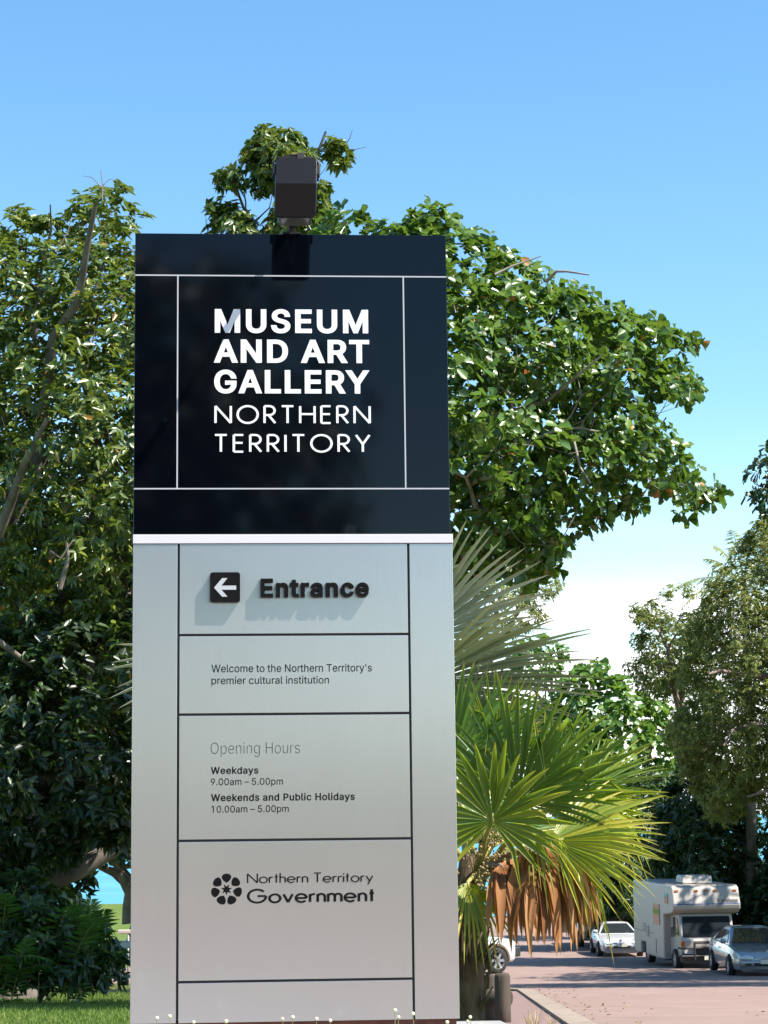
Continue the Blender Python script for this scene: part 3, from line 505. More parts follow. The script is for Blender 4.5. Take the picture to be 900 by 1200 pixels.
def strokes(txt, t, track):
    V = []; F = []; x = 0; k = 0
    for ch in txt:
        w, pls = GL[ch]
        for pl in pls:
            pts = [Vector((x+p[0], p[1])) for p in pl]; closed = (pts[0]-pts[-1]).length < 1e-6; n = len(pts); o = len(V)
            for i, p in enumerate(pts):
                if closed: a = pts[(i-1) % (n-1)]; c = pts[(i+1) % (n-1)]
                else: a = pts[max(i-1, 0)]; c = pts[min(i+1, n-1)]
                d1 = (p-a) if (p-a).length > 1e-6 else c-p; d2 = (c-p) if (c-p).length > 1e-6 else d1
                d1 = d1.normalized(); d2 = d2.normalized(); tt = (d1+d2).normalized(); nn = Vector((-tt.y, tt.x)); co = max(.5, nn.dot(Vector((-d1.y, d1.x))))
                q = p.copy()
                for s in (1, -1): V.append((q.x+nn.x*s*t/2/co, q.y+nn.y*s*t/2/co, k*.00006))
            F += [(o+2*i+1, o+2*i+3, o+2*i+2, o+2*i) for i in range(n-1)]; k += 1
        x += w+track
    me = bpy.data.meshes.new('strokes'); me.from_pydata(V, [], F); return me
def drawn(txt, x0, x1, ytop, ybase, t, track, m, w0=0, depth=.001):
    return place(strokes(txt, t, track), -t/2, 1+t/2, x0, x1, ytop, ybase, w0, depth, m)
words('MUSEUM', 251.7, 431.5, 362.8, 390.4, .030, M_white, 0, .004, .07, .022)
words('AND ART', 250.5, 432.8, 398.2, 425.4, .030, M_white, 0, .004, .055, .022)
words('GALLERY', 251.0, 433.2, 433.9, 461.2, .030, M_white, 0, .004, .055, .022)
drawn('NORTHERN', 251.2, 434.6, 475.0, 497.0, .115, .34, M_white, 0, .004)
drawn('TERRITORY', 251.9, 434.2, 508.8, 530.6, .115, .345, M_white, 0, .004)
words('Entrance', 305.4, 432.0, 678.9, 700.2, .028, M_ink, 0, .045, .05, .020)
words("Welcome to the Northern Territory's", 247.8, 435.8, 778.4, 787.3, .004, M_ink, 0, .001)
words('premier cultural institution', 247.8, 385.5, 792.7, 801.3, .004, M_ink, 0, .001)
words('Opening Hours', 247.0, 351.4, 870.0, 882.8, -.015, M_ink_thin, 0, .001)
words('Weekdays', 247.0, 302.8, 898.6, 906.8, .022, M_ink, 0, .001, .035, .014)
words('9.00am \u2013 5.00pm', 247.0, 331.7, 911.9, 919.8, .003, M_ink, 0, .001)
words('Weekends and Public Holidays', 247.2, 415.8, 929.8, 938.2, .022, M_ink, 0, .001, .035, .014)
words('10.00am \u2013 5.00pm', 247.8, 338.4, 943.9, 951.8, .003, M_ink, 0, .001)
drawn('Northern Territory', 289.3, 437.6, 1022.4, 1034.4, .115, .17, M_ink, 0, .001)
drawn('Government', 289.3, 438.4, 1040.6, 1058.0, .15, .19, M_ink, 0, .001)
# arrow plate
u0, v0 = S(246.4, 706.2); u1, v1 = S(281.4, 671.7)
b = MB(); b.rbox(L((u0+u1)/2, (v0+v1)/2, .0225), (u1-u0, .045, v1-v0), .014); plate = b.build('arrow_plate', M_ink, sign)
def pl(pts): return [Vector(L(u0+(u1-u0)*x, v0+(v1-v0)*y, .045)) for x, y in pts]
b = MB()
b.prism(pl([(.13, .475), (.40, .80), (.58, .80), (.375, .545), (.87, .545), (.87, .405), (.375, .405), (.58, .17), (.40, .17)])[::-1], (0, -.0015, 0))
b.build('arrow', M_line, plate)
# flower emblem: seven petals round a star
ec = S(265.5, 1042.3); er = (S(284, 1042)[0]-S(247, 1042)[0])/2
b = MB()
for k in range(7):
    a = R(90+k*360/7); ca, sa = math.cos(a), math.sin(a); pts = []
    prof = [(.42, 0.0), (.52, .16), (.66, .27), (.80, .305), (.91, .25), (.975, .13), (.99, 0)]
    full = prof+[(r_, -w_) for r_, w_ in prof[-2:0:-1]]
    for r_, w_ in full:
        pts.append(Vector(L(ec[0]+er*(r_*ca-w_*sa), ec[1]+er*(r_*sa+w_*ca), 0)))
    b.prism(pts[::-1] if False else pts, (0, -.001, 0))
st = []
for k in range(14):
    a = R(90+180/7+k*360/14); r_ = .36 if k % 2 == 0 else .17
    st.append(Vector(L(ec[0]+er*r_*math.cos(a), ec[1]+er*r_*math.sin(a), 0)))
b.prism(st, (0, -.001, 0)); b.build('flower_emblem', M_ink, sign)

# --- floodlight on its arm above the sign ------------------------------------
M_lamp = mat('lamp_housing', (.005, .005, .0055), .32, 0, .3)
M_lampd = mat('lamp_trim', (.006, .006, .006), .5, 0, .3)
M_glass = mat('lamp_glass', (.06, .06, .06), .08, 0, .5)
OUT = .70
def SP(px, py, w):                               # photo point on a plane w in front of the sign -> sign-local
    r = ray(px, py); o = Vector((0, 0, EYE)); t = (SB+SN*w-o).dot(SN)/r.dot(SN); p = o+r*t
    return Vector(((p-SB).dot(SU), -w, (p-SB).z))
base = Vector(L(S(342, 274)[0], vt, -.03))
lamp = tag(empty('floodlight', sign.matrix_world @ base if False else SB+SU*base.x-SN*.03+SZ*base.z, SA), 'black box floodlight on a short arm above the sign', 'floodlight')
def LL(px, py, w): return SP(px, py, w)-base
c0 = LL(346, 246, OUT); c1 = LL(347.5, 189, OUT-.09)      # bottom and top of the housing's front: top leans back
ax = (c1-c0).normalized(); hgt = (c1-c0).length; wd = LL(371.5, 220, OUT).x-LL(322, 220, OUT).x
ix = Vector((1, 0, 0)); nrm = ax.cross(ix).normalized()
nrm = nrm if nrm.y < 0 else -nrm
MX = Matrix((ix, ax, nrm)).transposed()
mid = (c0+c1)/2
def housing(w, h, d0, d1, r, taper=1.0):
    b = MB(); ring = []; n = 6
    for c_, (sx, sy, t0) in enumerate(((1, 1, 0), (-1, 1, 90), (-1, -1, 180), (1, -1, 270))):
        for k in range(n+1):
            t = R(t0+90*k/n); ring.append((sx*(w/2-r)+r*math.cos(t), sy*(h/2-r)+r*math.sin(t)))
        if c_ in (1, 3): ring.append((sx*w/2, -h*.04))                # where the front folds
    V = []
    for (dd, s) in ((d0, taper), (d0+.25*(d1-d0), 1.0), (d1-.012, 1.0), (d1, .96)):
        for p, q in ring:                             # the lower two fifths of the front tuck back under
            tuck = max(0, (-h*.04-q))*.7 if dd > d0+.5*(d1-d0) else 0
            V.append(mid+MX @ Vector((p*s, q*s, dd-tuck)))
    k = len(ring)
    b.add(V, [(j*k+i, j*k+(i+1) % k, (j+1)*k+(i+1) % k, (j+1)*k+i) for j in range(3) for i in range(k)]+[tuple(range(k))[::-1], tuple(3*k+i for i in list(range(15))+[29]), tuple(3*k+i for i in range(14, 30))])
    return b
housing(wd, hgt, -.10, .035, .025, .8).build('housing', M_lamp, lamp, smooth=False, bevel=.004)
housing(wd*.84, hgt*.86, -.108, -.100, .02, 1.0).build('lens', M_glass, lamp)
b = MB()
for s in (-1, 1):                                 # dark U bracket and its side ears
    b.tube([mid+MX @ Vector((s*(wd/2+.006), hgt*.20, -.01)), mid+MX @ Vector((s*(wd/2+.007), hgt*.46, .0)), mid+MX @ Vector((s*(wd/2-.014), hgt*.535, .01)), mid+MX @ Vector((0, hgt*.54, .012))], .009, 8)
    b.box(mid+MX @ Vector((s*(wd/2+.002), hgt*.27, -.01)), (.016, .05, .07), 0, MX)
b.build('bracket', M_lampd, lamp)
b = MB()
b.tube([mid+MX @ Vector((x_, hgt*y_, .012)) for x_, y_ in ((-.078, .50), (-.066, .555), (-.03, .592), (.012, .596), (.03, .575), (.035, .53))], .0075, 8)
b.box(mid+MX @ Vector((.02, hgt*.555, .01)), (.035, .04, .03), 0, MX)
b.build('cable', M_lampd, lamp)
foot = mid+MX @ Vector((-.01, -hgt*.30, -.10))
b = MB(); b.tube([Vector((0, 0, -.02)), Vector((.0, -.05, .06)), Vector((-.0, foot.y*.5, foot.z*.62)), foot], .020, 10)
b.box((0, 0, .006), (.10, .08, .012)); b.build('arm', M_lampd, lamp)

# --- plinth ------------------------------------------------------------------
pz = EYE-1.105
b = MB()
pp = [(-1.75, 10.55), (.60, 10.70), (.70, 11.05), (.62, 11.70), (-1.80, 11.62)]
b.prism([Vector((x, y, -.05)) for x, y in pp], (0, 0, pz+.05))
plinth = tag(b.build('plinth', M_conc, bevel=.02), 'low grey concrete plinth under the pylon sign', 'plinth')
# ------------------------------------------------------------------ plants
M_bark_pale = noisy('pale_bark', (.16, .13, .105), (.34, .30, .26), 3, .9, .6, .03, stretch=(1, 1, .4))
M_bark_brown = noisy('brown_bark', (.085, .068, .054), (.19, .16, .135), 3, .9, .6, .03, stretch=(1, 1, .4))
M_bark_dark = noisy('dark_bark', (.07, .055, .045), (.15, .12, .10), 4, .95, .6, .03, stretch=(1, 1, .4))
M_bark_red = noisy('reddish_bark', (.13, .09, .075), (.24, .17, .14), 3, .9, .5, .03)
M_leaf_almond = leafmat('glossy_round_leaf', [(0, (.018, .046, .007)), (.35, (.038, .088, .010)), (.75, (.082, .152, .016)), (.955, (.13, .19, .024)), (.965, (.34, .17, .03)), (1, (.30, .07, .02))], .34, .22, (.30, .50, .05), .6)
M_leaf_left = leafmat('drooping_leaf', [(0, (.025, .055, .009)), (.4, (.055, .095, .012)), (.8, (.125, .16, .020)), (.94, (.20, .21, .03)), (.95, (.36, .22, .03)), (1, (.26, .10, .03))], .36, .22, (.34, .46, .05), .6)
M_leaf_olive = leafmat('olive_fine_leaf', [(0, (.08, .105, .018)), (.5, (.155, .19, .040)), (1, (.28, .29, .085))], .5, .33, (.46, .48, .10), .4)
M_leaf_pale = leafmat('pale_fine_leaf', [(0, (.09, .125, .022)), (.5, (.18, .22, .042)), (1, (.30, .31, .08))], .5, .35, (.42, .46, .12), .4)
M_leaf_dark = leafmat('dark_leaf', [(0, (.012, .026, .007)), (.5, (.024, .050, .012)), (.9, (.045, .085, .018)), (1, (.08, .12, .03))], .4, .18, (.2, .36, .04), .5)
M_leaf_mid = leafmat('broad_green_leaf', [(0, (.035, .085, .012)), (.5, (.065, .14, .02)), (1, (.12, .20, .035))], .36, .28, (.34, .55, .06), .55)

def unit(a): return a/np.maximum(1e-9, np.linalg.norm(a, axis=1, keepdims=True))
def leaf_arrays(pos, axis, nrm, ln, wd, shape='round', fold=.25, droop=.15):
    """folded leaves of two quads each: base, shoulder, tip, shoulder and midrib"""
    n = len(pos); axis = unit(axis); side = unit(np.cross(axis, nrm)); up = np.cross(side, axis)
    a, b = (.42, .80) if shape == 'round' else (.28, .62)
    wa, wb = (.34, .46) if shape == 'round' else (.46, .36)
    ln = ln[:, None]; wd = wd[:, None]
    z = np.array([[0, 0, 1.0]])
    base = pos; tip = pos+axis*ln-z*ln*droop
    def pt(t, w): return pos+axis*ln*t+side*wd*w+up*wd*abs(w)*fold*2-z*ln*droop*t*t
    V = np.stack([base, pt(a, wa), pt(b, wb), tip, pt(b, -wb), pt(a, -wa)], 1).reshape(-1, 3)
    o = (np.arange(n)*6)[:, None]
    F = np.concatenate([o+np.array([[0, 1, 2, 3]]), o+np.array([[0, 3, 4, 5]])], 0)
    return V, F
def rand_unit(n): return unit(rng.normal(size=(n, 3)))
def crown_leaves(clumps, n_tips, per_tip, ln, wd, shape='round', out=.6, upb=.5, droop=.25, spread=1.0, jit=.35):
    """clumps: rows (x, y, z, r, outx, outy, outz): twig tips through each clump, a rosette of leaves at each tip"""
    C_ = np.asarray(clumps, dtype=float); m = len(C_)
    idx = np.repeat(np.arange(m), n_tips); N = len(idx)
    d = rand_unit(N); rad = C_[idx, 3]*rng.uniform(.25, 1.0, N)**.6
    tip = C_[idx, :3]+d*rad[:, None]*np.array([[1, 1, .8]])
    ax = unit(d*.7+C_[idx, 4:7]*out+np.array([[0, 0, upb]])+rng.normal(size=(N, 3))*.25)
    k = np.repeat(np.arange(N), per_tip); M_ = len(k)
    ph = rng.uniform(0, 2*np.pi, M_); a = ax[k]
    s1 = unit(np.cross(a, rng.normal(size=(N, 3))[k])); s2 = np.cross(a, s1)
    rd = s1*np.cos(ph)[:, None]+s2*np.sin(ph)[:, None]
    la = unit(rd*spread+a*rng.uniform(.15, .75, M_)[:, None]); la[:, 2] -= droop*rng.uniform(.3, 1.3, M_); la = unit(la)
    nr = unit(a-la*np.sum(a*la, 1, keepdims=True)+rng.normal(size=(M_, 3))*jit)
    L_ = ln*rng.uniform(.45, 1.25, M_); W_ = wd*L_/ln*rng.uniform(.85, 1.15, M_)
    pos = tip[k]+rng.normal(size=(M_, 3))*ln*.10
    tone = np.clip(rng.normal(.45, .24, M_)+.12*rng.normal(size=m)[idx][k], 0, .94)
    odd = rng.random(M_) < .012; tone[odd] = rng.uniform(.965, 1, odd.sum())
    V, F = leaf_arrays(pos, la, nr, L_, W_, shape, .22, droop*.6)
    return V, F, np.repeat(tone, 6), tip
def in_poly(x, y, poly):
    c = False; j = len(poly)-1
    for i in range(len(poly)):
        a, b_ = poly[i], poly[j]
        if (a[1] > y) != (b_[1] > y) and x < (b_[0]-a[0])*(y-a[1])/(b_[1]-a[1])+a[0]: c = not c
        j = i
    return c
def edge_dist(x, y, poly):
    m = 1e9
    for i in range(len(poly)):
        ax, ay = poly[i-1]; bx, by = poly[i]; dx, dy = bx-ax, by-ay
        t = max(0, min(1, ((x-ax)*dx+(y-ay)*dy)/max(1e-6, dx*dx+dy*dy)))
        m = min(m, math.hypot(x-ax-dx*t, y-ay-dy*t))
    return m
from mathutils import noise as mnoise
def clumps_in(poly, d, step, thick, r, layers=3, holes=(), keep=1.0, ctr=None, rmin=.6, gap=0, gs=1.0, inset=0):
    """clump centres through a crown whose side view is the outline poly; the crown is as deep as its outline is far"""
    xs = [p[0] for p in poly]; ys = [p[1] for p in poly]; out = []
    cx, cy = ctr or ((min(xs)+max(xs))/2, (min(ys)+max(ys))/2); c3 = P(cx, cy, d); px = FPX/d
    y = min(ys)
    while y < max(ys):
        x = min(xs)
        while x < max(xs):
            for k in range(layers):
                qx = x+random.uniform(-.5, .5)*step; qy = y+random.uniform(-.5, .5)*step
                if not in_poly(qx, qy, poly) or random.random() > keep: continue
                if any((qx-h[0])**2/h[2]**2+(qy-h[1])**2/h[3]**2 < 1 for h in holes): continue
                e = edge_dist(qx, qy, poly)
                if e < inset: continue
                th = thick*min(1, math.sqrt(max(.02, e/px)/max(.3, thick*.75)))
                lay = (k+random.random())/layers*2-1
                p = P(qx, qy, d+lay*th)
                if gap and mnoise.noise(p/gs) < -1+gap*2: continue
                rr = r*random.uniform(rmin, 1.15)*min(1, .55+.45*e/(r*px))
                o = (p-c3); o = o.normalized() if o.length > 0 else Vector((0, 0, 1))
                out.append((p.x, p.y, p.z, rr, o.x, o.y, o.z))
            x += step
        y += step
    return out
def limbs(mb, start, targets, r0, depth=0, wob=.12):
    """branching from a point to a set of targets, splitting the set as it goes"""
    if not targets: return
    if len(targets) <= 2 or depth > 9:
        for t in targets:
            m = (start+t)/2+Vector([random.gauss(0, wob*.5) for _ in range(3)])*(t-start).length
            mb.tube([start, m, t], [r0*.8, r0*.5, max(.006, r0*.18)], 5, cap=False)
        return
    c = sum(targets, Vector())/len(targets)
    far = max(targets, key=lambda t: (t-c).length); oth = max(targets, key=lambda t: (t-far).length)
    A = [t for t in targets if (t-far).length < (t-oth).length]; B = [t for t in targets if (t-far).length >= (t-oth).length]
    for g in (A, B):
        if not g: continue
        gc = sum(g, Vector())/len(g); f = len(g)/len(targets); q = start+(gc-start)*random.uniform(.38, .5)
        r1 = r0*max(.62, f**.45)
        m = (start+q)/2+Vector([random.gauss(0, wob*.3) for _ in range(3)])*(q-start).length
        mb.tube([start, m, q], [min(r0, r1*1.05), r1*.95, r1*.85], 6 if r1 > .05 else 5, cap=False)
        limbs(mb, q, g, r1*.85, depth+1, wob)
def tree(name, label, cat, base, fork, clumps, leafm, bark, r, n_tips, per_tip, ln, wd, shape='round', group=None, paths=(), droop=.25, upb=.5, limb_every=3, spread=1.0, trunk=True, jit=.35, boughs=(), bough_mat=None):
    base = Vector(base); root = tag(empty(name, base), label, cat, group)
    V, F, T_, tip = crown_leaves(clumps, n_tips, per_tip, ln, wd, shape, upb=upb, droop=droop, spread=spread, jit=jit)
    raw_mesh('crown', V, F, leafm, root, base, T_)
    mb = MB()
    if trunk:
        fork = Vector(fork); mid_ = base.lerp(fork, .5)+Vector((random.gauss(0, .08), random.gauss(0, .08), 0))*(fork-base).length*.5
        mb.tube([base-Vector((0, 0, .2)), base+Vector((0, 0, .25)), mid_, fork], [r*1.5, r*1.1, r*.92, r*.85], 12, cap=False)
        t = [Vector(c[:3]) for c in clumps]; random.shuffle(t); limbs(mb, fork, t[::limb_every], r*.8)
    for pts, rads in paths: mb.tube(pts, rads, 8, cap=False)
    mb.build('trunk', bark, root, True, base)
    if boughs:
        mb = MB()
        for pts, rads in boughs: mb.tube(pts, rads, 8, cap=False)
        mb.build('bough', bough_mat, root, True, base)
    return root
def gp(px, d):                                    # ground under a picture column at distance d
    p = P(px, 950, d); return Vector((p.x, p.y, gz(p.x, p.y)))
# --- the big round-leaved tree behind the sign, to its right
D1 = 32.0
poly = [(392, 236), (430, 240), (447, 262), (480, 252), (520, 244), (556, 268), (590, 268), (598, 296), (628, 298), (634, 332), (668, 322), (690, 350), (722, 340), (726, 366),
        (766, 372), (790, 388), (832, 384), (822, 408), (800, 418), (838, 470), (836, 486), (806, 490), (786, 478), (770, 470), (792, 505), (800, 530), (818, 556), (862, 566), (858, 588), (834, 582), (806, 612),
        (786, 584), (752, 574), (756, 600), (742, 606), (728, 592), (722, 620), (700, 634), (702, 645), (690, 640), (670, 632), (672, 664), (652, 662), (640, 676), (612, 690), (590, 672), (560, 690), (540, 700), (430, 640), (330, 560), (300, 420), (330, 300)]
H1 = [(660, 548, 20, 12), (700, 562, 22, 10), (652, 500, 9, 8), (548, 536, 7, 5), (765, 480, 14, 16), (672, 585, 16, 9), (775, 420, 12, 8), (600, 560, 6, 5)]
cl = clumps_in(poly, D1, 22, 4.0, .38, 3, H1, .95, (470, 480), gap=.37, gs=.9, inset=8)
def path(pts, d0, d1, r0, r1):
    n = len(pts); return ([P(x, y, d0+(d1-d0)*i/(n-1)) for i, (x, y) in enumerate(pts)], [r0+(r1-r0)*i/(n-1) for i in range(n)])
paths = [path([(520, 585), (560, 562), (600, 554)], D1-.5, D1-2.6, .055, .025), path([(540, 500), (640, 470), (706, 416)], D1, D1-2.6, .05, .012),
         path([(640, 330), (652, 318), (664, 318), (690, 322)], D1-1, D1-1.5, .03, .012), path([(672, 515), (680, 548), (692, 566)], D1-2, D1-2.3, .022, .014),
         path([(580, 322), (600, 312), (634, 300)], D1-2, D1-2, .025, .008), path([(676, 600), (664, 622), (648, 650)], D1-1, D1-1, .01, .005)]
tree('broadleaf_tree', 'large glossy round-leaved tree spreading out to the right behind the sign', 'tree', gp(470, D1), P(470, 760, D1), cl, M_leaf_almond, M_bark_pale, .26, 6, 7, .182, .126, 'round', 'broadleaf trees', paths, droop=.22, upb=.55)

# --- the tall leafy tree on the left, with boughs showing over the sign
D2 = 40.0
polyL = [(-60, 300), (-10, 276), (10, 252), (34, 246), (48, 268), (62, 252), (78, 262), (88, 236), (110, 222), (128, 214), (150, 230), (170, 240), (166, 262), (150, 270), (152, 292), (160, 290), (300, 286), (420, 330),
         (400, 560), (330, 660), (250, 740), (160, 800), (120, 850), (60, 830), (20, 880), (-60, 900)]
HL = [(116, 318, 14, 16), (28, 342, 10, 7), (84, 274, 8, 12), (140, 320, 8, 8), (60, 300, 9, 8), (16, 306, 9, 9)]
clL = clumps_in(polyL, D2, 25, 4.6, .60, 3, HL, .95, (90, 560))
for pl_ in ([(296, 158), (310, 150), (330, 160), (352, 152), (372, 166), (366, 196), (330, 220), (306, 226), (292, 200)], [(264, 200), (284, 190), (290, 214), (276, 226), (262, 216)],
            [(250, 244), (276, 240), (296, 252), (308, 270), (300, 280), (252, 278)], [(388, 166), (404, 172), (400, 196), (390, 190)], [(330, 240), (380, 214), (384, 262), (374, 280), (310, 280)]):
    clL += clumps_in(pl_, D2+1, 13, 1.2, .32, 2, (), .9, None)
for k in range(26): # the rest of that bough, behind the sign
    p = P(random.uniform(250, 400), random.uniform(290, 420), D2+1+random.uniform(-1, 1)); clL.append((p.x, p.y, p.z, .35, 0, 0, 1))
pathsL = [(q, [r_*1.35 for r_ in w]) for q, w in [path([(-10, 650), (40, 560), (62, 396), (92, 352), (103, 284), (112, 240)], D2-0.75, D2-3.30, .10, .03), path([(40, 400), (48, 320), (60, 270), (59, 240)], D2, D2-1.50, .035, .010),
          path([(-30, 700), (14, 585), (30, 540), (56, 490)], D2-2.25, D2-3.90, .085, .03), path([(-10, 1010), (30, 950), (62, 895), (96, 820), (110, 770)], D2-.5, D2-2.40, .15, .04),
          path([(-40, 1060), (6, 1005), (40, 975), (70, 930), (80, 890)], D2-1, D2-2.85, .11, .03), path([(40, 1040), (90, 1020), (140, 990), (200, 960)], D2-1.50, D2-0.90, .15, .10),
          path([(70, 690), (80, 655), (78, 636)], D2-4.20, D2-4.35, .035, .018), path([(58, 646), (72, 655), (86, 632)], D2-4.35, D2-4.35, .022, .010),
          path([(-4, 750), (30, 775), (60, 800)], D2-3.90, D2-3.00, .045, .02),
          path([(340, 330), (322, 262), (330, 250), (338, 240)], D2+1.50, D2+1.35, .05, .03), path([(300, 290), (292, 262), (279, 226), (276, 208)], D2+1.50, D2+1.20, .03, .012),
          path([(345, 280), (352, 210), (372, 180), (382, 154)], D2+1.50, D2+1.20, .035, .018), path([(370, 178), (388, 176), (402, 174), (412, 176), (430, 172)], D2+1.20, D2+1.05, .014, .004),
          path([(402, 174), (410, 162), (413, 152)], D2+1.12, D2+1.05, .008, .003), path([(372, 178), (380, 168), (388, 160)], D2+1.20, D2+1.12, .007, .003),
          path([(120, 236), (120, 214), (118, 200)], D2-3.00, D2-3.00, .010, .004), path([(119, 220), (108, 208), (98, 206)], D2-3.00, D2-3.00, .007, .003), path([(120, 218), (128, 210), (138, 212)], D2-3.00, D2-3.00, .006, .003),
          path([(66, 296), (80, 270), (84, 254)], D2-1.80, D2-1.80, .012, .005), path([(140, 350), (150, 330), (160, 312)], D2-1.50, D2-1.50, .016, .006)]]
tree('leafy_tree', 'tall dense leafy tree with pale boughs on the left, its topmost twigs over the floodlight', 'tree', gp(20, D2+1), P(30, 1000, D2+1), clL, M_leaf_left, M_bark_dark, .50, 9, 7, .205, .092, 'long', 'broadleaf trees', [([P(25, 1050, D2+1)]+q[0], [.22]+q[1]) for q in pathsL if q[0][0].z < EYE+2.2], droop=.32, upb=.45, boughs=[q for q in pathsL if q[0][0].z >= EYE+2.2], bough_mat=M_bark_brown)  # lower limbs get darker bark than the boughs, shade put into their colour

# --- shade tree with the dark leaning trunk beyond the lawn
D3 = 88.0
clS = clumps_in([(40, 920), (330, 920), (330, 1030), (176, 1024), (158, 1006), (128, 1004), (106, 1010), (90, 1024), (30, 1030)], D3, 13, 5.0, .75, 3, (), 1)
clS += clumps_in([(160, 1030), (175, 1020), (220, 1030), (250, 1075), (164, 1075)], D3, 10, 2, .4, 2, (), 1)
ps = [([P(154, 1082, D3), P(152, 1062, D3), P(153, 1046, D3), P(146, 1032, D3), P(134, 1022, D3), P(116, 1016, D3)], [.40, .30, .26, .24, .20, .10])]
tree('shade_tree', 'dark leaning tree framing a patch of sea beyond the left lawn', 'tree', gp(158, D3), P(160, 1040, D3), clS, M_leaf_dark, M_bark_dark, .4, 6, 6, .30, .16, 'round', 'trees by the shore', ps)

# --- young broadleaf tree between the fan palm and the far olive trees
D4 = 100.0
cl4 = clumps_in([(676, 786), (700, 780), (716, 792), (742, 800), (768, 822), (800, 836), (812, 870), (802, 905), (780, 940), (700, 960), (640, 940), (620, 830)], D4, 19, 3.6, .72, 3, [(770, 880, 8, 6)], .9)
cl4 += clumps_in([(676, 786), (700, 782), (694, 800), (676, 800)], D4-1, 10, .8, .42, 2, (), 1)
tree('young_broadleaf_tree', 'small bright green round-leaved tree behind the fan palm leaves', 'tree', gp(725, D4), P(725, 985, D4), cl4, M_leaf_mid, M_bark_dark, .2, 5, 6, .44, .33, 'round', 'broadleaf trees', droop=.2)

# --- pale feathery tree showing under the big one
D5 = 52.0
cl5 = clumps_in([(545, 690), (570, 640), (600, 660), (628, 640), (650, 655), (660, 690), (655, 705), (640, 702), (632, 730), (600, 740), (560, 780), (530, 780)], D5, 12, 1.6, .34, 2, [(610, 715, 8, 8), (570, 750, 8, 8)], .85)
tree('feathery_tree', 'pale feathery tree glimpsed below the round-leaved crown beside the sign', 'tree', gp(520, D5), P(540, 860, D5), cl5, M_leaf_pale, M_bark_pale, .16, 7, 6, .16, .04, 'long', 'trees by the shore', droop=.5)
# --- another low round-leaved one at the same spot, farther
D5 = 118.0
cl5 = clumps_in([(590, 770), (612, 752), (640, 745), (662, 762), (660, 800), (600, 800)], D5-8, 13, 2.4, .75, 2, (), .9)
tree('low_broadleaf_tree', 'low green tree peeping over the grey fan palm leaf', 'tree', gp(660, D5-8), P(655, 850, D5-8), cl5, M_leaf_mid, M_bark_dark, .2, 5, 6, .40, .24, 'round', 'trees by the shore')

# --- olive trees along the right of the road
D6 = 74.0
cl6 = clumps_in([(828, 700), (834, 668), (852, 640), (872, 632), (892, 606), (930, 580), (1010, 560), (1100, 600), (1130, 760), (1100, 900), (1010, 960), (930, 985), (905, 962), (880, 930), (868, 958), (830, 965), (800, 900), (790, 850), (800, 800), (806, 740)], D6, 13, 4.6, .62, 4,
                [(880, 944, 12, 9), (893, 978, 8, 10)], .95, (950, 760), .3, gap=.37, gs=1.7)
p6 = [path([(960, 800), (900, 793), (870, 791), (845, 786), (830, 790)], D6-2, D6-3.7, .13, .04), path([(940, 860), (880, 848), (858, 856), (848, 874)], D6-2, D6-3.4, .07, .03), path([(935, 935), (900, 926), (875, 934)], D6-2, D6-3, .09, .04)]
tree('olive_tree', 'tall olive-green tree with reddish boughs over the motorhome at the right edge', 'tree', gp(1000, D6), P(985, 960, D6), cl6, M_leaf_olive, M_bark_red, .42, 16, 6, .165, .06, 'long', 'trees along the road', p6, droop=.35, limb_every=5)
D7 = 80.0
cl7 = clumps_in([(738, 720), (748, 702), (764, 706), (780, 688), (800, 682), (816, 692), (830, 720), (846, 780), (850, 860), (820, 900), (790, 880), (775, 850), (790, 830), (772, 815), (752, 812), (734, 780), (752, 768), (740, 748), (756, 742)], D7, 11, 3.0, .55, 3,
                [(772, 762, 9, 8), (760, 790, 6, 4), (778, 735, 7, 5)], .95, None, .3, gap=.38, gs=1.5)
tree('yellowish_tree', 'yellowish-green tree standing out against the white cloud', 'tree', gp(830, D7), P(822, 950, D7), cl7, M_leaf_pale, M_bark_red, .3, 15, 6, .17, .062, 'long', 'trees along the road', droop=.35, limb_every=4)
# dark trees in shade behind the parked vehicles
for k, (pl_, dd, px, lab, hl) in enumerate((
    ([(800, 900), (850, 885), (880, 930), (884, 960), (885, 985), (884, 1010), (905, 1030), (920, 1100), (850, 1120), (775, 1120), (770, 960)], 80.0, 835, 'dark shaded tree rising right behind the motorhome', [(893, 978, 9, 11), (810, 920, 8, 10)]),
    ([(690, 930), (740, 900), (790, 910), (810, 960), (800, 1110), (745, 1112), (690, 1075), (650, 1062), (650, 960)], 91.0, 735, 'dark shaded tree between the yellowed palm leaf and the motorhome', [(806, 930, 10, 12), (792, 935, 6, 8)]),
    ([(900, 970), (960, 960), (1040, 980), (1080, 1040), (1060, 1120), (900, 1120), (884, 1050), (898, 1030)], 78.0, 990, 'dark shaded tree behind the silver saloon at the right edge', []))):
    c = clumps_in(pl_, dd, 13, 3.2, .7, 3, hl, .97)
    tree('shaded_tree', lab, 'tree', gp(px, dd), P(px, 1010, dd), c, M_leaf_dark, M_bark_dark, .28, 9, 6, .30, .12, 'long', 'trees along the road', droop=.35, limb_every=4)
# near tree outside on the right, one bough in view
D8 = 47.0
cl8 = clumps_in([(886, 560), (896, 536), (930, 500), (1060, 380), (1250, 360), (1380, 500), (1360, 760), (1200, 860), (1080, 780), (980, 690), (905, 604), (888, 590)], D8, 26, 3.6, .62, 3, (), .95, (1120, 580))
tree('roadside_tree', 'dark bough of a tree beyond the right edge, high against the sky', 'tree', gp(1150, D8), P(1150, 900, D8), cl8, M_leaf_dark, M_bark_dark, .35, 8, 6, .22, .11, 'round', 'trees along the road')
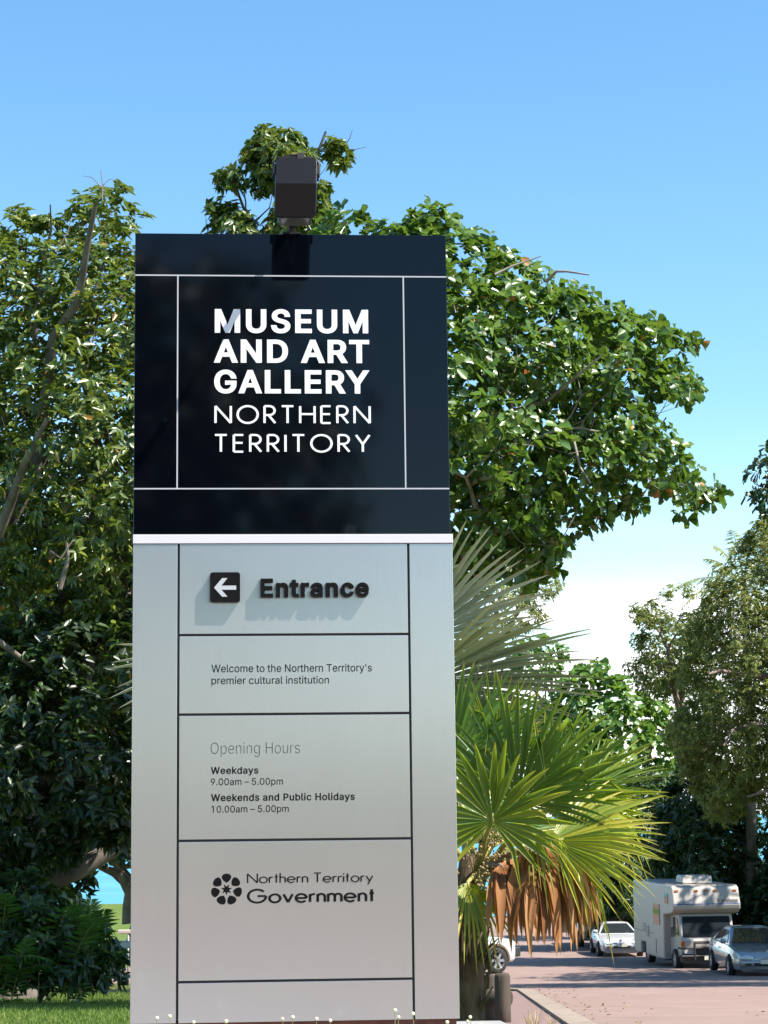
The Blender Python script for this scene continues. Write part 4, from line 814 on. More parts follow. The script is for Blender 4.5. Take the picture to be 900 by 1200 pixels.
# broad roadside trees just outside the frame: their shade lies over the road and the vehicles
for k, (x, y, rx, ry, z0, z1, nn_, lab) in enumerate(((17.8, 57.5, 5.4, 7.0, 8.0, 14.5, 520, 'spreading roadside tree outside the frame shading the road'), (19.6, 67.0, 4.8, 5.5, 8.0, 14.5, 170, 'roadside tree outside the frame shading the motorhome'))):
    c = []; g_ = Vector((x, y, gz(x, y)))
    for _ in range(nn_):
        d = rand_unit(1)[0]; s = random.random()**.4; p = g_+Vector((d[0]*rx*s, d[1]*ry*s, (z0+z1)/2+d[2]*(z1-z0)/2*s))
        if k == 1 and mnoise.noise(p/1.8) < -.14: continue
        c.append((p.x, p.y, p.z, .8, d[0], d[1], d[2]))
    tree('roadside_tree', lab, 'tree', g_, g_+SZ*z0*.7, c, M_leaf_dark, M_bark_dark, .3, 7, 6, .34, .2, 'round', 'trees along the road')
# low scrub on the shore, each a clump of its own
for k, (px, dd, h, w, lab) in enumerate(((560, 141, .7, 1.6, 'low shore shrub under the palm trunk'), (598, 140, 1.0, .5, 'tiny upright shrub at the sea edge between dead palm strips'))):
    g_ = gp(px, dd); c = [(g_.x+random.gauss(0, w*.4), g_.y+random.gauss(0, w*.4), g_.z+random.uniform(.1, h), .3, 0, 0, 1) for _ in range(14)]
    tree('shore_shrub', lab, 'shrub', g_, g_+Vector((0, 0, .3)), c, M_leaf_pale, M_bark_dark, .03, 6, 5, .2, .1, 'long', 'shrubs on the shore')
# trees behind the photographer: they mirror in the black panel
for k, (x, y, h, rr, lab) in enumerate(((-4.0, -34, 18.0, 9.0, 'big tree mirrored dark in the left of the black panel'), (-24, -40, 14, 7, 'spreading tree far behind the photographer on the left'), (10, -64, 4.0, 7, 'low tree far behind the photographer on the right'), (24, -62, 4.5, 7, 'round tree far behind the photographer at the far right'), (-44, -60, 5, 9, 'broad tree far behind the photographer at the far left'), (-2, -70, 4, 8, 'low tree straight behind the photographer'))):
    c = []
    for _ in range(int(420*rr/8)):
        d = rand_unit(1)[0]; s = random.random()**.4
        p = Vector((x+d[0]*rr*s, y+d[1]*rr*s, EYE-1.62+h*.6+d[2]*h*.40*s)); c.append((p.x, p.y, p.z, 1.2, d[0], d[1], d[2]))
    tree('park_tree', lab, 'tree', (x, y, gz(x, y)), (x, y, h*.25), c, M_leaf_dark, M_bark_dark, .4, 7, 5, .6, .36, 'round', 'trees in the park behind')
# ------------------------------------------------------------------ fan palms
M_frond = leafmat('fan_leaf_green', [(0, (.03, .075, .012)), (.35, (.060, .135, .017)), (.62, (.19, .23, .018)), (.85, (.38, .32, .028)), (.94, (.42, .32, .07)), (1, (.34, .22, .09))], .36, .34, (.50, .66, .04), .6)
M_frond_grey = leafmat('fan_leaf_grey', [(0, (.09, .11, .055)), (.4, (.17, .185, .10)), (.7, (.33, .33, .21)), (1, (.52, .48, .33))], .36, .15, (.36, .42, .14), .5)
M_frond_dead = leafmat('fan_leaf_dead', [(0, (.17, .068, .026)), (.5, (.31, .135, .047)), (1, (.50, .28, .13))], .7, .25, (.50, .24, .06), .25)
M_petiole = noisy('leaf_stalk', (.20, .20, .05), (.36, .30, .08), 8, .5, .1)
M_fibre = noisy('palm_fibre', (.045, .028, .016), (.13, .085, .05), 14, .95, .8, .03, stretch=(1, 1, .25))
M_bead = noisy('palm_fruit', (.16, .10, .04), (.34, .24, .10), 30, .6, .1)

def fan_leaf(hub, ax, nrm, rad, n=42, spread=280, join=.42, droop=.25, cup=.18, tone=.3, tone_tip=.5, split=.1, rnd=1.0, wmul=1.0):
    """one pleated fan blade: arrays of vertices, quads and tones"""
    ax = ax.normalized(); nrm = (nrm-ax*nrm.dot(ax)).normalized(); sd = nrm.cross(ax)
    V = []; F = []; T_ = []; st = (.0, .12, .28, join, .58, .72, .86, .95, 1.0); dl = R(spread)/n
    for i in range(n):
        ph = -R(spread)/2+dl*(i+.5+random.uniform(-.22, .22)*rnd); q = abs(ph)/(R(spread)/2)
        d = ax*math.cos(ph)+sd*math.sin(ph); t = nrm.cross(d)
        ln = rad*(1-.22*q*q)*random.uniform(.84, 1.05); dr = droop*random.uniform(.5, 1.5); bent = random.random() < split
        brk = random.uniform(.50, .72); tn = tone+random.uniform(-.18, .18); o = len(V); tw = random.uniform(-.3, .3)*rnd
        brown = random.uniform(.9, .99)
        for s in st:
            w = ln*math.tan(dl/2)*(s if s <= join else join*((1-s)/(1-join))**.75*(1+.25*(s-join)))*1.04*wmul
            p = hub+d*ln*s+nrm*(cup*rad*s*s*(1 if s < .6 else .9))
            g = dr*rad*max(0, s-.35)**2*1.9
            if bent and s > brk: g += (s-brk)*ln*1.0; p -= d*(s-brk)*ln*.55
            p = p-SZ*g
            tt = t+nrm*(tw*max(0, s-join)*2)
            fold = w*.85*(1 if s < join else 1-.3*(s-join))
            for (k, f) in ((-1, fold), (0, -fold), (1, fold)): V.append(p+tt*w*k+nrm*f)
            to = tn+(tone_tip-tone)*max(0, (s-.3)/.7)**1.3
            if s > brown: to = .97
            T_ += [min(1, max(0, to))]*3
        for j in range(len(st)-1):
            a = o+j*3; F += [(a, a+1, a+4, a+3), (a+1, a+2, a+5, a+4)]
    return V, F, T_
def add_leaf(root, hub, start, ax, nrm, rad, m, name='leaf_blade', stalk=M_petiole, sr=.016, **k):
    base = root.location
    V, F, T_ = fan_leaf(hub, ax, nrm, rad, **k)
    o = raw_mesh(name, [tuple(v) for v in V], F, m, root, base, T_)
    b = MB(); m_ = start.lerp(hub, .5)+SZ*.10*(hub-start).length
    b.tube([start, m_, hub, hub+ax.normalized()*rad*.10], [sr*1.5, sr*1.1, sr*.8, sr*.3], 6)
    s = b.build('leaf_stalk', stalk, root, True, base)
    return o
VR = lambda px, py: (ray(px, py)).normalized()
DP = 14.2
# in-picture direction: right, up and towards the viewer
def D3v(r, u, f): return Vector((r, -f, u)).normalized()

palm = tag(empty('fan_palm', gp(547, DP)), 'bright green fan palm with hanging dead leaves just right of the sign', 'palm')
b = MB(); pb = palm.location; top = P(549, 1062, DP)
b.tube([pb-SZ*.2, pb.lerp(top, .4), pb.lerp(top, .75), top, top+SZ*.35], [.12, .10, .10, .11, .05], 12)
for k in range(70):                                # old leaf bases on the trunk
    t = random.uniform(.35, 1.05); a = random.uniform(0, 2*math.pi); c = pb.lerp(top, t); d = Vector((math.cos(a), math.sin(a), 0))
    b.tube([c+d*.08, c+d*.13+SZ*.06, c+d*random.uniform(.14, .22)+SZ*random.uniform(.12, .24)], [.022, .014, .004], 4)
b.build('trunk', M_fibre, palm, False, pb)
hubp = P(556, 1035, DP)
#          hub px, py, d      axis                     normal (upper face)    radius  options
G1 = dict(n=30, spread=270, droop=.10, cup=.10)
leaves = [
 (606, 940, DP-.10, D3v(.35, .93, .1),  D3v(-.25, .20, .9), 160, dict(G1, tone=.20, tone_tip=.38, n=32, spread=170, split=.10, join=.5)),
 (640, 945, DP+.20, D3v(.82, .55, .1),  D3v(-.2, .35, .85), 150, dict(G1, tone=.32, tone_tip=.58, n=26, spread=130, split=.14, join=.52)),
 (577, 962, DP-.75, D3v(.10, .98, .15), D3v(0, -.05, 1),    104, dict(G1, tone=.50, tone_tip=.76, n=26, spread=290, split=.16, join=.48)),
 (646, 985, DP-.35, D3v(.98, .10, .2),  D3v(-.1, .70, .65), 148, dict(G1, tone=.60, tone_tip=.90, n=26, spread=150, split=.14, cup=.05, droop=.14, join=.5)),
 (650, 990, DP-.2,  D3v(.86, -.42, .2), D3v(.2, .6, .7),    118, dict(G1, tone=.55, tone_tip=.86, n=24, spread=110, split=.3, droop=.35)),
 (622, 975, DP-.6,  D3v(.60, -.50, .3), D3v(.2, .6, .7),     66, dict(G1, tone=.50, tone_tip=.70, n=14, spread=120, split=.4, droop=.5)),
 (548, 1034, DP-.5, D3v(.12, -.95, .3), D3v(.5, .2, .85),    88, dict(G1, tone=.62, tone_tip=.86, n=22, spread=150, split=.15, droop=.2)),
 (528, 905, DP+.3,  D3v(.05, 1, -.1),   D3v(.3, .2, .9),    150, dict(G1, tone=.14, tone_tip=.26, n=40, spread=230, split=.05, join=.55)),
 (580, 890, DP+.55, D3v(.30, .92, -.1), D3v(.1, .2, .9),    118, dict(G1, tone=.34, tone_tip=.70, n=34, spread=170, split=.1)),
 (690, 925, DP+.5,  D3v(.90, .38, -.2), D3v(-.2, .5, .8),    98, dict(G1, tone=.40, tone_tip=.72, n=28, spread=150, split=.2)),
 (470, 930, DP+.1,  D3v(-.7, .7, .1),   D3v(.3, .4, .8),    140, dict(G1, tone=.25, tone_tip=.45)),
 (450, 1000, DP,    D3v(-.95, -.1, .2), D3v(.1, .8, .6),    135, dict(G1, tone=.3, tone_tip=.6)),
 (590, 985, DP+.9,  D3v(.3, .2, -.9),   D3v(0, .9, .3),     130, dict(G1, tone=.3, tone_tip=.5)),
 (540, 960, DP+.9,  D3v(-.2, .6, -.8),  D3v(0, .6, .6),     130, dict(G1, tone=.25, tone_tip=.45)),
 (690, 968, DP+.6,  D3v(.9, .15, -.4),  D3v(-.2, .6, .7),   100, dict(G1, tone=.58, tone_tip=.90, n=26, spread=140, split=.3)),
]
for (px, py, d, ax, nr, rp, k) in leaves:
    add_leaf(palm, P(px, py, d), hubp+Vector((random.uniform(-.04, .04), random.uniform(-.04, .04), 0)), ax, nr, rp/FPX*d, M_frond, **k)
# dead leaves hanging down
for (px, py, d, ax, nr, rp, sp_, n_) in ((586, 1014, DP-.55, D3v(.45, -.25, .25), D3v(.25, .75, .5), 94, 150, 32), (624, 994, DP-.5, D3v(.35, -.45, .3), D3v(.3, .7, .6), 122, 130, 38), (643, 990, DP-.4, D3v(.40, -.35, .2), D3v(.3, .8, .5), 116, 110, 30)):
    rad = rp/FPX*d; hub = P(px, py, d); V = []; F = []; T_ = []
    axn = ax.normalized(); nn = (nr-axn*nr.dot(axn)).normalized(); sd = nn.cross(axn)
    for i in range(n_):
        ph = R(-sp_/2+sp_*(i+.5)/n_+random.uniform(-4, 4)); dd = axn*math.cos(ph)+sd*math.sin(ph); ln = rad*random.uniform(.85, 1.15)
        o = len(V); p = hub.copy(); v = dd.copy(); tn = random.uniform(.1, .8); t = nn.cross(dd).normalized(); wid = ln*random.uniform(.045, .078); tw = random.uniform(-.8, .8)
        S_ = 9
        for j in range(S_+1):
            s = j/S_; w = wid*min(1, s*4+.15)*(1-max(0, s-.45)/.55)**.7
            tt = (t*math.cos(tw*s)+v.cross(t)*math.sin(tw*s))
            for kk, f in ((-1, .4), (0, -.4), (1, .4)): V.append(p+tt*w*kk+v.cross(tt)*w*f)
            T_ += [min(1, max(0, tn+random.uniform(-.08, .08)+.3*max(0, s-.7)))]*3
            p = p+v*ln/S_; g = .55 if s > .15 else .2
            v = (v-SZ*g*random.uniform(.7, 1.3)+Vector((random.gauss(0, .05), random.gauss(0, .05), 0))).normalized()
        for j in range(S_): a = o+j*3; F += [(a, a+1, a+4, a+3), (a+1, a+2, a+5, a+4)]
    lf = raw_mesh('dead_leaf', [tuple(v) for v in V], F, M_frond_dead, palm, pb, T_); lf['label'] = 'brown dead fan leaf hanging down'
    b = MB(); b.tube([hubp, hubp.lerp(hub, .5)+SZ*.07, hub, hub+axn*.05], [.02, .016, .013, .006], 6); b.build('leaf_stalk', M_bark_red, palm, True, pb)
# fruit stalk with beads
b = MB(); c = MB()
for k in range(26):
    a = hubp+Vector((0, 0, .02)); e = P(random.uniform(548, 602), random.uniform(968, 1048), DP-.55+random.uniform(-.2, .2))
    m_ = a.lerp(e, .6)+SZ*.05; b.tube([a, m_, e], [.006, .004, .002], 4, cap=False)
    for j in range(9):
        q = m_.lerp(e, random.random())+Vector((random.gauss(0, .018), random.gauss(0, .018), random.gauss(0, .018))); c.ball(q, random.uniform(.006, .011), 5, 3)
st = b.build('fruit_stalk', M_petiole, palm, False, pb); c.build('fruit', M_bead, st, True, pb)['kind'] = 'stuff'

DG = 16.6
gpalm = tag(empty('fan_palm', gp(400, DG)), 'grey-green fan palm mostly hidden behind the sign, its blade tips showing both sides', 'palm')
gb = gpalm.location; gt = P(400, 980, DG); b = MB()
b.tube([gb-SZ*.2, gb.lerp(gt, .5), gt, gt+SZ*.3], [.17, .15, .15, .06], 12)
for k in range(50):
    t = random.uniform(.3, 1.05); a = random.uniform(0, 2*math.pi); q = gb.lerp(gt, t); d = Vector((math.cos(a), math.sin(a), 0))
    b.tube([q+d*.12, q+d*.21+SZ*.07, q+d*random.uniform(.25, .36)+SZ*random.uniform(.12, .24)], [.022, .014, .004], 4)
b.build('trunk', M_fibre, gpalm, False, gb)
GG = dict(n=32, droop=.06, cup=.12, tone=.6, tone_tip=.9, split=.02, wmul=1.0)
for (px, py, d, ax, nr, rp, k) in (
 (485, 752, DG-.1, D3v(.74, .66, .1), D3v(.35, -.25, .9), 178, dict(GG, spread=125, n=28, tone=.66, tone_tip=.95, join=.5)),
 (492, 802, DG-.5, D3v(.97, .20, .2), D3v(.05, -.55, .8), 222, dict(GG, spread=84, n=32, tone=.44, tone_tip=.75, join=.55)),
 (275, 775, DG-.1, D3v(-.98, .0, .15), D3v(-.1, -.75, .65), 160, dict(GG, spread=120, n=14, tone=.3, tone_tip=.8)),
 (400, 720, DG+.2, D3v(.1, 1, 0), D3v(0, .1, 1), 170, dict(GG, spread=260)),
 (340, 800, DG-.6, D3v(-.5, .2, .8), D3v(-.2, .8, .3), 150, dict(GG, spread=240)),
 (450, 850, DG+.9, D3v(.4, .3, -.9), D3v(0, .9, .3), 160, dict(GG, spread=250)),
 (350, 830, DG+.8, D3v(-.6, .4, -.7), D3v(0, .8, .4), 150, dict(GG, spread=250)),
 (545, 870, DG-.6, D3v(.75, .6, .1), D3v(.1, -.2, .9), 118, dict(GG, spread=180, tone=.25, tone_tip=.6))):
    add_leaf(gpalm, P(px, py, d), gt+SZ*.1, ax, nr, rp/FPX*d, M_frond_grey, **k)

# coconut-like palm fronds standing out of the olive trees, and the low leafy bush on the left
def feather(start, end, sag, n, ll, lw, out_side=None, tone=.4, hang=.5):
    """pinnate frond: rachis points and leaflet arrays"""
    pts = []; L_ = (end-start).length
    for i in range(n+1):
        t = i/n; pts.append(start.lerp(end, t)+SZ*sag*L_*(4*t*(1-t))-SZ*0)
    pos = []; axs = []; nr = []; ln = []
    for i in range(1, n+1):
        t = i/n; tg = (pts[i]-pts[i-1]).normalized(); sd = tg.cross(SZ); sd = sd.normalized() if sd.length > .05 else Vector((1, 0, 0)); up = sd.cross(tg)
        for s in (-1, 1):
            a = (sd*s*.85+tg*(.45+.5*t)+up*.25-SZ*hang*random.uniform(.5, 1.2)).normalized()
            pos.append(pts[i]); axs.append(a); nr.append(up+sd*s*.3); ln.append(ll*math.sin(math.pi*(.12+.83*t))**.7*random.uniform(.85, 1.1))
    V, F = leaf_arrays(np.array(pos), np.array(axs), np.array(nr), np.array(ln), np.full(len(pos), lw), 'long', .2, .12)
    T_ = np.repeat(np.clip(rng.normal(tone, .12, len(pos)), 0, 1), 6)
    return pts, V, F, T_
def feather_plant(root, fronds, leafm, stalkm):
    b = MB(); Vs, Fs, Ts, o = [], [], [], 0
    for f in fronds:
        pts, V, F, T_ = feather(*f[:-1], tone=f[-1][0], hang=f[-1][1]); r = f[-1][2]
        b.tube(pts, [r*(1-.85*i/(len(pts)-1)) for i in range(len(pts))], 4, cap=False)
        Vs.append(V); Fs.append(F+o); Ts.append(T_); o += len(V)
    raw_mesh('fronds', np.concatenate(Vs), np.concatenate(Fs), leafm, root, root.location, np.concatenate(Ts))
    return b.build('stems', stalkm, root, False, root.location)
DC = 79.0
cp = tag(empty('feather_palm', gp(872, DC)), 'palm with drooping feathery fronds sticking out of the olive tree', 'palm')
fr = []; c0_ = P(872, 690, DC-1)
for (px, py) in ((826, 655), (838, 640), (858, 622), (880, 630), (905, 640), (920, 680), (842, 700), (800, 712), (790, 690)):
    fr.append((c0_, P(px, py, DC-1+random.uniform(-2, 2)), .16, 26, .55, .05, None, (.75, .9, .04)))
feather_plant(cp, fr, M_leaf_olive, M_petiole)
b = MB(); b.tube([cp.location, cp.location.lerp(c0_, .5)+Vector((.2, 0, 0)), c0_], [.22, .17, .14], 8); b.build('trunk', M_bark_pale, cp, True, cp.location)

DB = 36.0
def bush(name, label, px, pts_top, d, nfr, leafm, ll, lw, tone, spread):
    g_ = gp(px, d); root = tag(empty(name, g_), label, 'bush', 'bushes on the lawn'); fr = []
    for k in range(nfr):
        tx, ty = random.choice(pts_top); e = P(tx+random.uniform(-14, 14), ty+random.uniform(-10, 14), d+random.uniform(-spread, spread*.6))
        s = g_+Vector((random.uniform(-.5, .5), random.uniform(-.4, .4), random.uniform(0, .4)))
        fr.append((s, e, random.uniform(.06, .18), 18, ll*random.uniform(.8, 1.15), lw, None, (random.gauss(tone, .12), random.uniform(.2, .6), .014)))
    feather_plant(root, fr, leafm, M_petiole); return root
M_leaf_bush = leafmat('bush_leaf', [(0, (.018, .045, .008)), (.5, (.05, .12, .018)), (.85, (.12, .24, .04)), (1, (.26, .36, .10))], .30, .25, (.2, .42, .05), .6)
M_leaf_shade = leafmat('shade_toned_leaf', [(0, (.008, .018, .005)), (.6, (.018, .036, .009)), (.93, (.035, .07, .014)), (1, (.10, .15, .04))], .38, .15, (.12, .25, .03), .5)  # leaf greens darkened to stand in for shade
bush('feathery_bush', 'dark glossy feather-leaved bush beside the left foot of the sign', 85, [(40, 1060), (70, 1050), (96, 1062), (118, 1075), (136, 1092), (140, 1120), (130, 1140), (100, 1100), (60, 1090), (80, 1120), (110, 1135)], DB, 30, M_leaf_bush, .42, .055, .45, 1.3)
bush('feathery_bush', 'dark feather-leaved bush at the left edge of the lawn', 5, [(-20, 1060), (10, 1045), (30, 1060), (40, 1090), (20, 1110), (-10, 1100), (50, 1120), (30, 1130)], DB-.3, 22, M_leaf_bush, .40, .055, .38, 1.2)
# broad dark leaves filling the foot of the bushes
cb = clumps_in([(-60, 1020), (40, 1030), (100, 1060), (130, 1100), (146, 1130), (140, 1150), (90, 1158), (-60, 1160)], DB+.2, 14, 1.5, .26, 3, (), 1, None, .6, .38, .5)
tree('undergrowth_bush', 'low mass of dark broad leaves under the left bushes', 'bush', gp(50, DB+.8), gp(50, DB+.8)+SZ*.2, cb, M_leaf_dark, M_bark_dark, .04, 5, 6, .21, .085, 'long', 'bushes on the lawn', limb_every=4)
# added dense tree; its dark leaf colour stands in for shade low on the left
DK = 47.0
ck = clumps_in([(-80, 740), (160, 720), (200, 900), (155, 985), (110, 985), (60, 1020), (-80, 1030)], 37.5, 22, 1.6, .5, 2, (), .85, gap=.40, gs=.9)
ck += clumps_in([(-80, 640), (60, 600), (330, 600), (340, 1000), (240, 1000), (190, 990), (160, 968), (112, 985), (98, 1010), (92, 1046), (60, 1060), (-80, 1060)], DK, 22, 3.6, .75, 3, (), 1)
tree('shade_fill_tree', 'added dense tree, its leaves coloured dark for shade, behind the left bushes', 'tree', gp(20, DK), P(20, 1000, DK), ck, M_leaf_shade, M_bark_dark, .3, 11, 7, .23, .105, 'long', 'broadleaf trees', limb_every=5)
# ------------------------------------------------------------------ vehicles
def paint(name, c, metal=.0): return mat(name, c, .28, metal, .5, .8)
M_psilver = paint('silver_paint', (.3108, .3182, .3256), .55); M_pwhite = paint('white_paint', (.4292, .4292, .4292)); M_ppale = paint('pale_silver_paint', (.4588, .4662, .4810), .35)
M_pgrey = paint('grey_paint', (.2664, .2738, .2886), .5)
M_camper = mat('cream_white_panels', (.3700, .3330, .2960), .35, 0, .5)
M_cglass = mat('car_glass', (.018, .022, .026), .04, 0, .6)
M_tyre = mat('tyre_rubber', (.018, .018, .018), .8); M_rim = mat('alloy_rim', (.45, .45, .46), .35, .7); M_hub = mat('wheel_gap', (.01, .01, .01), .7)
M_trim = mat('black_plastic', (.025, .025, .026), .5); M_lens = mat('headlight_lens', (.62, .62, .60), .08, .1, .8)
M_amber = mat('amber_lens', (.45, .10, .02), .2); M_redl = mat('red_lens', (.30, .012, .01), .2); M_plate = mat('number_plate', (.70, .66, .52), .4)
M_blue = mat('blue_stripe', (.04, .07, .20), .4); M_greyst = mat('grey_stripe', (.20, .19, .20), .4); M_beige = mat('seat_fabric', (.30, .27, .23), .8)

def wheel(root, x, y, r, w=.20, spokes=6, rimf=.64, steer=0):
    b = MB(); n = 28; s = 1 if x > 0 else -1; prof = [(-w/2, r*.66), (-w/2, r*.93), (-w*.38, r), (w*.38, r), (w/2, r*.93), (w/2, r*.66)]
    V = []
    for (e, q) in prof:
        for k in range(n): a = 2*math.pi*k/n; V.append((e, q*math.cos(a), q*math.sin(a)))
    b.add(V, [(j*n+k, j*n+(k+1) % n, (j+1)*n+(k+1) % n, (j+1)*n+k) for j in range(5) for k in range(n)])
    o = b.build('wheel', M_tyre, root, True); o.location = (x, y, r); o.rotation_euler = (0, 0, steer)
    b = MB(); rr = r*rimf+.02
    b.tube([(s*w*.05, 0, 0), (s*w*.12, 0, 0)], rr+.02, 24); b.build('wheel_gap', M_hub, o)
    b = MB()
    for k in range(spokes):
        a = 2*math.pi*k/spokes; M = Matrix.Rotation(a, 3, 'X'); c = M @ Vector((s*w*.30, rr*.52, 0))
        b.box(c, (.05, rr*.98, rr*.30), 0, M)
    b.tube([(s*w*.22, 0, 0), (s*w*.40, 0, 0)], rr*.28, 14)
    V = []
    for (e, q) in ((s*w*.12, rr*1.03), (s*w*.44, rr*1.03), (s*w*.44, rr*.90), (s*w*.20, rr*.88)):
        for k in range(24): a = 2*math.pi*k/24; V.append((e, q*math.cos(a), q*math.sin(a)))
    b.add(V, [(j*24+k, j*24+(k+1) % 24, (j+1)*24+(k+1) % 24, (j+1)*24+k) for j in range(3) for k in range(24)])
    b.build('rim', M_rim, o); return o
def loft(stations, sect):
    b = MB(); V = []; n = None
    for st in stations:
        half = sect(*st); ring = [(x, st[0], z) for x, z in half]+[(-x, st[0], z) for x, z in half[-2:0:-1]]
        n = len(ring); V += ring
    m = len(stations)
    b.add(V, [(j*n+k, (j+1)*n+k, (j+1)*n+(k+1) % n, j*n+(k+1) % n) for j in range(m-1) for k in range(n)]+[tuple(range(n)), tuple((m-1)*n+k for k in range(n))[::-1]])
    return b
def cut_wells(o, wheels, r, wid=.34):
    b = MB()
    for (x, y) in wheels: b.tube([(x-wid/2 if x > 0 else x-wid, y, r*1.0), (x+wid if x > 0 else x+wid/2, y, r*1.0)], r*1.16, 24)
    c = b.build('wells', M_hub)
    bm = bmesh.new(); bm.from_mesh(c.data); bmesh.ops.recalc_face_normals(bm, faces=bm.faces[:]); bm.to_mesh(c.data); bm.free()
    bm = bmesh.new(); bm.from_mesh(o.data); bmesh.ops.recalc_face_normals(bm, faces=bm.faces[:]); bm.to_mesh(o.data); bm.free()
    md = o.modifiers.new('wells', 'BOOLEAN'); md.operation = 'DIFFERENCE'; md.object = c; md.solver = 'EXACT'
    par = o.parent; o.parent = None
    dg = bpy.context.evaluated_depsgraph_get(); dg.update()
    me = bpy.data.meshes.new_from_object(o.evaluated_get(dg)); o.modifiers.clear(); o.data = me; o.parent = par
    bpy.data.objects.remove(c)
    for p in me.polygons: p.use_smooth = True
    e = o.modifiers.new('edges', 'EDGE_SPLIT'); e.split_angle = R(38)
def slab(root, name, pts, m, t=.012):
    a = [Vector(p) for p in pts]; n = (a[1]-a[0]).cross(a[2]-a[0]).normalized(); c = sum(a, Vector())/len(a)
    if n.dot(c-Vector((0, 0, .8))) < 0: a = a[::-1]; n = -n
    b = MB(); b.prism([p+n*.004 for p in a], n*t); return b.build(name, m, root)
def car(name, label, cat, loc, fwd, pm, L_, W, H, wb, r, prof, gh, group='parked vehicles', lights='oval', bar=False, smile=True, spokes=6, flare=None):
    """prof: body stations (y, z low, z top, half width) from nose to tail; gh: y of screen base, roof front, roof rear, rear base, belt z, belt half width, roof half width"""
    root = tag(empty(name, loc, math.atan2(-fwd[0], fwd[1])), label, cat, group)
    sect = lambda y, zb, zt, w: [(0, zb), (.80*w, zb), (.95*w, zb+.08), (w, zb+.42*(zt-zb)), (.985*w, zb+.70*(zt-zb)), (.93*w, zt-.035), (.80*w, zt), (.4*w, zt+.018), (0, zt+.022)]
    body = loft(prof, sect).build('body', pm, root)
    ya, yb, yc, yd, zbelt, wbt, wr = gh
    ws = [(s*W/2*.93, y) for s in (-1, 1) for y in (wb/2+prof[0][0]*0+CARO[0], -wb/2+CARO[0])]
    cut_wells(body, ws, r)
    def gsec(y, z, w):
        f = max(0, min(1, (z-zbelt)/(H-zbelt))); wt = wbt+(w-wbt)*f
        return [(0, zbelt-.12), (wbt, zbelt-.12), (wbt, zbelt), (wbt+(wt-wbt)*.9, zbelt+(z-zbelt)*.9), (wt*.93, z-.004), (wt*.6, z+.018*f), (0, z+.022*f)]
    st = [(ya, zbelt+.005, wbt), (ya+(yb-ya)*.55, zbelt+(H-.05-zbelt)*.58, wr), (yb, H-.06, wr), (yb+(yc-yb)*.2, H-.02, wr), ((yb+yc)/2, H-.022, wr), (yc-(yc-yb)*.12, H-.03, wr), (yc, H-.075, wr), (yd+(yc-yd)*.45, zbelt+(H-.07-zbelt)*.55, wr), (yd, zbelt+.005, wbt)]
    cab = loft(st, gsec).build('cabin', pm, root, True); e = cab.modifiers.new('edges', 'EDGE_SPLIT'); e.split_angle = R(35)
    bm = bmesh.new(); bm.from_mesh(cab.data); bmesh.ops.recalc_face_normals(bm, faces=bm.faces[:]); bm.to_mesh(cab.data); bm.free()
    def on(y0, z0, y1, z1, t): return y0+(y1-y0)*t, z0+(z1-z0)*t
    def screen(nm, y0, y1, zt):
        a = on(y0, zbelt+.005, y1, zt, .06); c = on(y0, zbelt+.005, y1, zt, .93)
        sg = 1 if y0 > y1 else -1
        slab(root, nm, [(-wbt*.90, a[0]+sg*.004, a[1]+.012), (wbt*.90, a[0]+sg*.004, a[1]+.012), (wr*.86, c[0]+sg*.004, c[1]+.014), (-wr*.86, c[0]+sg*.004, c[1]+.014)], M_cglass, .014)
    screen('windscreen', ya, yb, H-.06); screen('rear_window', yd, yc, H-.075)
    ymid = (yb+yc)/2+.05
    for s in (-1, 1):
        def sp(y, t):                                   # on the cabin's side, t 0 at the belt, 1 at the roof
            return (s*(wbt+(wr-wbt)*t*.9+.004), y, zbelt+(H-.06-zbelt)*t)
        f0, f1 = .06, .86
        ya2 = ya+(yb-ya)*.16; yb2 = ya+(yb-ya)*.88; yd2 = yd+(yc-yd)*.2; yc2 = yd+(yc-yd)*.86
        slab(root, 'side_window', [sp(ya2-.12, f0), sp(ymid+.04, f0), sp(ymid+.02, f1), sp(yb2-.10, f1)], M_cglass, .010)
        slab(root, 'side_window', [sp(ymid-.06, f0), sp(yd2+.14, f0), sp(yc2+.10, f1), sp(ymid-.06, f1)], M_cglass, .010)
        b = MB(); b.ball((s*(wbt+.12), ya-(ya-yb)*.35, zbelt+.09), (.11, .06, .075), 10, 6); b.build('wing_mirror', pm if not bar else M_trim, root, True)
        for yy in (ymid+.16, yd+.35):
            b = MB(); b.rbox((s*(W/2*.985), yy, zbelt-.14), (.03, .17, .03), .01, 0, 0); b.build('door_handle', pm, root)
    for x, y in ws: wheel(root, x, y, r, .21 if not bar else .25, spokes)
    y0, zl, zt, w0 = prof[0]; hz = prof[1][2]-.07; yf = prof[1][0]; w1 = prof[1][3]
    for s in (-1, 1):
        b = MB(); b.ball((s*w1*.70, yf-.02+(0 if lights == 'oval' else .03), hz-.03), (.24, .17, .085) if lights == 'oval' else (.17, .10, .11), 14, 8); b.build('headlight', M_lens, root, True)
        yt = prof[-1][0]; b = MB(); b.rbox((s*prof[-1][3]*.74, yt-.004, prof[-1][2]-.13), (.34, .05, .15), .04); b.build('tail_light', M_redl, root)
    b = MB(); bw = prof[1][3]
    V = []; prf = [(-.02, .0), (.05, .03), (.055, .16), (.02, .21)]
